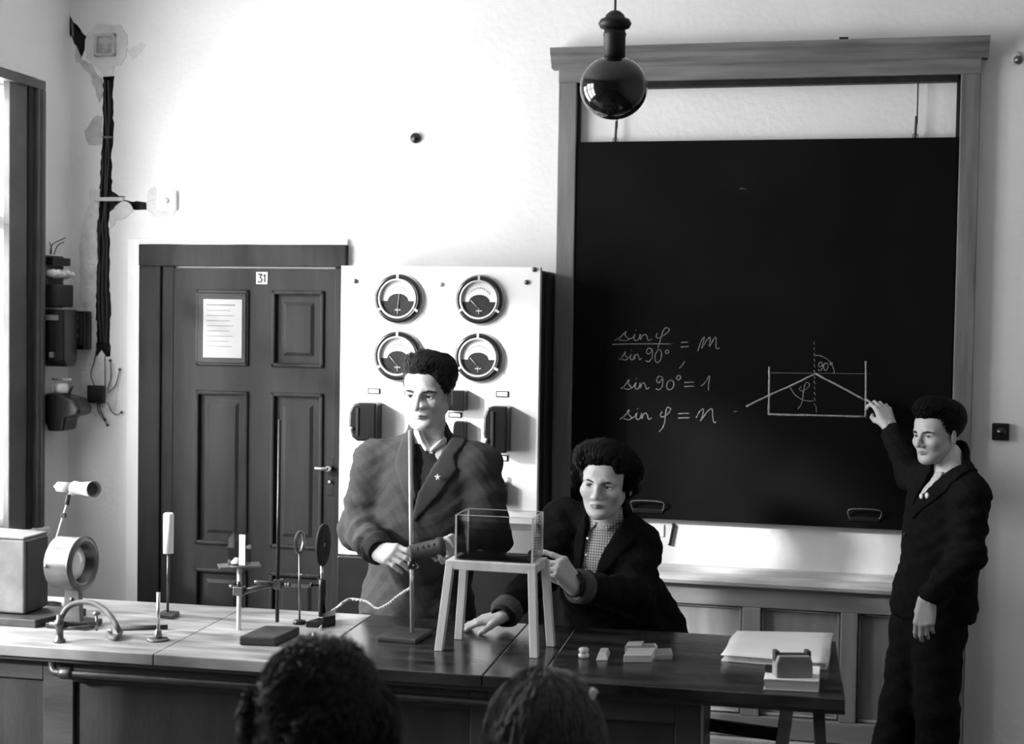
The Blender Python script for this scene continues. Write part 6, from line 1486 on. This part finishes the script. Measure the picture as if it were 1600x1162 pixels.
# ================================================================== THE BOY AT THE BLACKBOARD
def make_boy():
    YB_ = -.42
    W = lambda x, y, Y=YB_: aty(x, y, Y)
    a = math.radians(-44); u, fw = torso_frame(a)
    t = thing('person', (W(1460, 1000)[0], YB_, 0), 'boy in a dark suit with badges drawing on the blackboard', 'person')
    nb = W(1481, 722, -.42); cen = lambda y, dx=0: W(1474+dx, y, -.43)
    shL = W(1516, 768, -.55); shR = W(1447, 752, -.28)
    elL, wrL = W(1512, 868, -.58), W(1448, 938, -.66)
    wrR = W(1389, 664, -.13); elR = W(1424, 742, -.19)
    secs = [(W(1482, 756, -.42), .120, .085), (W(1478, 790, -.43), .150, .112), (W(1472, 840, -.43), .148, .115), (W(1466, 890, -.43), .142, .110), (W(1460, 930, -.43), .158, .120), (W(1457, 958, -.43), .166, .126)]
    lo = np.array([.02, -.82, .72]); hi = np.array([.72, -.04, 1.52]); v = Vol(lo, hi, .006)
    v.loft(secs, u, .03)
    v.cone(nb-UP*.03, shL, .064, .058, .05); v.cone(nb-UP*.03, shR, .064, .058, .05)
    v.cone(shL-UP*.01, elL, .066, .058, .03); v.cone(elL, sleeve_end(elL, wrL), .058, .044, .03)
    v.cone(shR, elR, .064, .056, .03); v.cone(elR, sleeve_end(elR, wrR, .035), .056, .042, .03)
    v.cone(nb-UP*.03-fw*.012, nb+UP*.034-fw*.022, .074, .060, .02)
    F0 = v.copy(); v.cone(nb-UP*.02, nb+UP*.07, .053, .058, .004, 'sub')
    # jacket hem cut level
    zc = W(1457, 962)[2]; v.F = np.maximum(v.F, (zc-v.ax[2])[None, None, :]+0*v.F).astype(np.float32)
    o = nb+fw*.13; U, Vv, Dp = v.uv(o, u, fw); front = -(Dp+.13)
    P_v = [(1438, 700), (1498, 692), (1494, 712), (1478, 729), (1459, 742), (1444, 762), (1426, 784), (1432, 760), (1440, 742)]
    vee = px_plane(P_v, o, fw, u)
    v.F = np.maximum(v.F, -np.maximum(poly_sd(U, Vv, vee), front)).astype(np.float32)
    V, Q = v.mesh(2); V = wrinkle(V, Q, .0026); V = folds(V, Q, shL, elL, .06, .0035, 60, .4); V = folds(V, Q, elL, wrL, .05, .0035, 75, 1.2); qmesh('jacket', V, Q, 'suit_black', t)
    for P in ([(1484, 718), (1494, 728), (1486, 752), (1478, 756), (1476, 764), (1450, 790), (1424, 812), (1424, 790), (1446, 764), (1462, 742)], [(1440, 738), (1434, 744), (1428, 760), (1422, 790), (1424, 800), (1428, 784), (1434, 760)]):
        L = v.copy(); pl = poly_sd(U, Vv, px_plane(P, o, fw, u)); L.F = np.maximum(np.maximum(F0.F-.008, pl), np.maximum(front, -(F0.F+.005))).astype(np.float32)
        V, Q = L.mesh(1)
        if len(V): qmesh('lapel', V, Q, 'suit_black', t)
    k = Vol(np.array([.14, -.70, 1.0]), np.array([.62, -.20, 1.5]), .005); inner = [(c, a_*.84, b_*.88) for c, a_, b_ in secs[:3]]
    k.loft(inner, u, .03); k.cone(nb-UP*.03, nb+UP*.022+fw*.004, .060, .053, .03); S0 = k.copy(); U2, V2, D2 = k.uv(o, u, fw)
    V, Q = k.mesh(1); qmesh('shirt', V, Q, 'shirt_pale', t)
    cl = k.copy(); q = S0.F; cl.F = np.maximum(np.maximum(q-.010, -(q+.002)), np.maximum(poly_sd(U2, V2, px_plane([(1446, 738), (1456, 738), (1452, 752), (1440, 772), (1428, 784), (1433, 762)], o, fw, u)), -(D2+.13))).astype(np.float32)
    V, Q = cl.mesh(1)
    if len(V): qmesh('necktie', V, Q, 'tie_pattern', t)
    for x, y, r in ((1439, 775, .0075), (1448, 774, .008)):
        d = ray(x, y); p = CP+d*(((o-CP)@fw)/(d@fw)); m = MB(); m.lathe([(r, -.006), (r, .001), (r*.6, .002), (0, .002)], p, fw, 16, sx=1.35); m.build('badge', 'badge', t)
    m = MB(); d = ray(1413, 835); p = CP+d*(((o-CP)@fw)/(d@fw)); m.lathe([(.007, -.02), (.007, .002), (0, .003)], p, fw, 14); m.build('button', 'leather', t)
    # trousers
    tv = Vol((.0, -.78, .05), (.72, -.10, .95), .008)
    tv.loft([(W(1456, 930), .128, .10), (W(1452, 975), .145, .112)], u, .03)
    hipL, hipR = W(1466, 985, -.50), W(1430, 985, -.38)
    knL, anL = W(1464, 1110, -.53), np.array([W(1464, 1140, -.53)[0]+.01, -.52, .075])
    knR, anR = W(1410, 1095, -.42), np.array([W(1392, 1160, -.42)[0]-.03, -.40, .075])
    for h_, k_, a_ in ((hipL, knL, anL), (hipR, knR, anR)): tv.cone(h_, k_, .092, .076, .03); tv.cone(k_, a_, .076, .080, .02)
    V, Q = tv.mesh(1); V = wrinkle(V, Q, .003, .8); qmesh('trousers', V, Q, 'trouser_black', t)
    shoe((anL[0], anL[1], .001), a, t, s=.95); shoe((anR[0], anR[1], .001), a, t, s=.95)
    # body
    R = rotz(math.radians(-45))@rotx(math.radians(4))@roty(math.radians(-2)); s = .885; hp = W(1463, 678, -.44)
    hV, hQ, hT = head_mesh(dict(jaw=.97, nose=1.05, lip=.66, eye=.0050, cheek=1.03, neck=.90)); parts = [(xf(hV, R, hp, s), hQ, hT)]
    X = aty(1354, 625, BY-.012)-wrR; X /= np.linalg.norm(X)
    hM = place_hand(wrR, X*1.0+np.array([.22, 0, .28]), (.35, -.85, .30), [(34, 42, 22), (34, 46, 25), (32, 46, 25), (30, 46, 25)], [(.018, .020, -.008), (.050, .036, -.034), (.076, .030, -.056), (.096, .016, -.070)], 1, .90); parts.append(hM)
    parts.append(place_hand(wrL, (-.10, -.10, -1), (-.25, -.95, .1), [(24, 30, 15), (26, 32, 15), (28, 32, 15), (30, 34, 15)], [(.018, .020, -.008), (.048, .034, -.026), (.074, .032, -.040), (.096, .026, -.050)], -1, .92, .02, .012))
    bv = Vol(lo, hi, .012); bv.loft([(c, a_*.70, b_*.70) for c, a_, b_ in secs], u, .03)
    for sh, el, wr in ((shR, elR, wrR), (shL, elL, wrL)): bv.cone(nb-UP*.05, sh, .045, .04, .03); bv.cone(sh, el, .04, .034, .02); bv.cone(el, wr, .034, .024, .02)
    bv.cone(nb-UP*.06, nb, .052, .047, .03)
    bV, bQ = bv.mesh(0); parts.append((bV, bQ, np.ones(len(bV))))
    lv = Vol((.0, -.75, .02), (.70, -.12, .95), .012)
    for h_, k_, a_ in ((hipL, knL, anL), (hipR, knR, anR)): lv.cone(h_+UP*.06, h_, .055, .06, .02); lv.cone(h_, k_, .06, .05, .02); lv.cone(k_, a_, .05, .036, .02)
    lV, lQ = lv.mesh(0); parts.append((lV, lQ, np.ones(len(lV))))
    V, Q, T = join(parts); qmesh('body', V, Q, 'skin', t, T)
    eyes(R, hp, s, t, (.15, -1, -.02)); brows(R, hp, s, t, th=1.0)
    hv = Vol((-.13, -.15, -.12), (.13, .16, .20), .004)
    hv.ell((0, .030, .050), (.084, .108, .090), 0); hv.ell((0, -.035, .105), (.066, .066, .040), .03); hv.ell((0, .06, .080), (.072, .070, .055), .03)
    hv.ell((0, -.114, -.022), (.072, .078, .094), .006, 'sub'); hv.ell((0, -.128, .030), (.066, .075, .050), .006, 'sub')
    for sg in (-1, 1): hv.ell((sg*.092, -.004, -.040), (.034, .040, .060), .008, 'sub'); hv.ell((sg*.07, -.06, -.05), (.03, .05, .07), .006, 'sub')
    hv.ell((0, .02, -.13), (.12, .15, .085), .01, 'sub')
    V, Q = hv.mesh(1); V = wrinkle(V, Q, .0012, 2.0); hr = V.copy(); h = qmesh('hair', xf(V*.995, R, hp, s), Q, 'hair_black_mass', t)
    def flow(p):
        d = np.zeros_like(p); d[:, 1] = .9; d[:, 2] = np.where(p[:, 1] < -.03, .9, -.35); d[:, 0] = p[:, 0]*5; return d
    strands('hair_strands', 4500, hr[hr[:, 2] > 0], (0, .03, .05), (.084, .108, .09), flow, 7, .010, .0011, .0008, .001, .9, R, hp, s, 'hair_black', h, seedv=6, jitter=.12)
    # chalk in his hand
    q0 = aty(1353, 624, BY-.0015); q1 = q0+np.array([.030, -.030, -.016])
    m = MB(); m.tube([q0, q1], .0045, 10); m.build('stick', 'chalk', ct := thing('chalk_stick', tuple(q0), 'short stick of white chalk in the boy\'s raised hand', 'chalk'))
make_boy()

# ================================================================== STUDENTS IN THE FRONT ROW
def make_student(px, py, depth, s, mat, label, seedv, curly, facing, rx, drop, stool_label, clothes):
    c = CP+ray(px, py)*depth; a = math.radians(facing); R = rotz(math.radians(180)+a); u = np.array([math.cos(a), math.sin(a), 0]); bw = np.array([math.sin(a), -math.cos(a), 0])
    t = thing('person', (c[0], c[1]+.1, 0), label, 'person')
    fwd = -bw
    hV, hQ, hT = head_mesh(dict(neck=.9)); parts = [(xf(hV, R, c, s), hQ, hT)]
    nb = c+np.array([0, 0, -.19])-fwd*.02
    lo, hi = np.array([c[0]-.36, c[1]-.25, .02]), np.array([c[0]+.36, c[1]+.62, c[2]-.08]); v = Vol(lo, hi, .012)
    hipc = np.array([c[0], c[1]-.01, .56])
    shs = [nb+u*.165*q-UP*.075 for q in (-1, 1)]
    v.cone(nb+UP*.03, nb-UP*.05, .046, .055, 0); v.loft([(nb-UP*.09, .13, .075), (nb-UP*.22, .145, .09), (hipc+UP*.12, .13, .085), (hipc, .155, .11)], u, .03)
    els = [shs[0]-u*.05-UP*.24+fwd*.06, shs[1]+u*.05-UP*.24+fwd*.06]; wrs = [e+fwd*.20+UP*.02+u*.08*q for e, q in zip(els, (1, -1))]
    kns = [hipc+u*.09*q+fwd*.36 for q in (-1, 1)]
    for sh, el, wr in zip(shs, els, wrs): v.cone(nb-UP*.06, sh, .05, .045, .03); v.cone(sh, el, .044, .036, .02); v.cone(el, wr, .036, .024, .02)
    for kn, q in zip(kns, (-1, 1)): v.cone(hipc+u*.08*q, kn, .08, .055, .03); v.cone(kn, np.array([kn[0], kn[1]-.02, .06]), .052, .034, .02)
    bV, bQ = v.mesh(1); parts.append((bV, bQ, np.ones(len(bV))))
    for wr, q in zip(wrs, (-1, 1)): parts.append(place_hand(wr, fwd-u*q*.3, UP, [(15, 15, 8)]*4, TH_REST, -q if False else (1 if q > 0 else -1), .9))
    V, Q, T = join(parts); qmesh('body', V, Q, 'skin', t, T)
    g = Vol(lo, hi, .009); g.cone(nb+UP*.0, nb-UP*.05, .060, .075, 0)
    g.loft([(nb-UP*.09, .145, .090), (nb-UP*.22, .165, .11), (hipc+UP*.12, .155, .105), (hipc-UP*.01, .18, .13)], u, .03)
    for sh, el, wr in zip(shs, els, wrs): g.cone(nb-UP*.06, sh, .062, .058, .03); g.cone(sh, el, .060, .052, .03); g.cone(el, wr, .052, .042, .02)
    V, Q = g.mesh(1); V = wrinkle(V, Q, .002); qmesh('sweater', V, Q, clothes, t)
    g = Vol(lo, hi, .010)
    for kn, q in zip(kns, (-1, 1)): g.cone(hipc+u*.075*q, kn, .105, .085, .06)
    g.cone(kns[0], kns[1], .085, .085, .06); g.cone(hipc-u*.06, hipc+u*.06, .13, .13, .04)
    for kn in kns: g.cone(kn, kn-UP*.16, .085, .09, .05)
    g.F = np.maximum(g.F, (.452-g.ax[2])[None, None, :]*(g.ax[1] < c[1]+.2)[None, :, None]+(.30-g.ax[2])[None, None, :]*(g.ax[1] >= c[1]+.2)[None, :, None]+0*g.F).astype(np.float32)
    V, Q = g.mesh(1); qmesh('skirt', V, Q, 'coat_black', t)
    for kn in kns: shoe((kn[0], kn[1]-.02, .001), math.radians(180)+a, t, s=.9)
    # hair: a full mass with many separate locks
    hv = Vol((-.2, -.17, -.30), (.2, .2, .19), .006)
    hv.ell((0, .022, .030), (rx, .118, .105), 0); hv.ell((.0, .035, -.06), (rx*(1.22 if curly else 1.1), .108, .12), .05); hv.ell((0, .045, -.13), (rx*(1.18 if curly else 1.05), .095, drop), .05)
    if curly:
        for q_ in range(26):
            an = RNG.uniform(-.2, 3.34); zz_ = RNG.uniform(-.17, .03); rr_ = math.sqrt(max(.05, 1-(zz_/.2)**2)); hv.ell((math.cos(an)*rx*1.08*rr_, .035+math.sin(an)*.105*rr_, zz_), (.026, .026, .032), .02)
    hv.ell((0, -.13, -.06), (.078, .09, .13), .01, 'sub')
    V, Q = hv.mesh(1); V = wrinkle(V, Q, .005 if curly else .002, .7 if curly else .9); hr = V.copy(); h = qmesh('hair', xf(V*.985, R, c, s), Q, mat+'_mass', t)
    def flow(p):
        d = np.zeros_like(p); d[:, 2] = -1; d[:, 1] = np.where(p[:, 2] > .06, .4, 0); d[:, 0] = p[:, 0]*6; return d
    if curly:
        strands('hair_locks', 9000, hr, (0, .022, -.03), (rx*1.04, .115, .165), flow, 16, .008, .0014, .0022, .009, .9, R, c, s, mat, h, seedv=seedv, jitter=.35, zfree=-.10)
    else:
        strands('hair_locks', 8000, hr, (0, .022, -.03), (rx*1.04, .115, .165), flow, 16, .011, .0013, .0008, .004, .35, R, c, s, mat, h, seedv=seedv, jitter=.16, zfree=-.10)
    # stool
    st = thing('classroom_stool', (c[0], c[1]+.05, 0), stool_label, 'stool')
    m = MB(); m.box((c[0]-.17, c[1]-.14, .415), (c[0]+.17, c[1]+.20, .445)); m.build('seat', 'mid_wood', st, .006)
    for qx in (-1, 1):
        for qy in (-.11, .17):
            m = MB(); m.box((c[0]+qx*.14-.02, c[1]+qy-.02, 0.0005), (c[0]+qx*.14+.02, c[1]+qy+.02, .415)); m.build('leg', 'mid_wood', st, .003)
    return t
make_student(505, 1106, 2.45, .90, 'hair_dark', 'student with full curly dark hair seen from behind before the bench', 11, True, 8, .108, .12, 'wooden stool under the curly-haired student', 'coat_black')
s2 = make_student(855, 1147, 2.80, 1.0, 'hair_brown', 'student with straight brown hair seen from behind beside the bench middle', 12, False, -6, .108, .10, 'wooden stool under the straight-haired student', 'coat_black')
q = CP+ray(924, 1086)*2.76; m = MB(); m.box(q-np.array([.006, .01, .014]), q+np.array([.006, .01, .014]), R=rotz(.4)@roty(.5), c=q); m.build('hair_clip', 'badge', s2, .002)
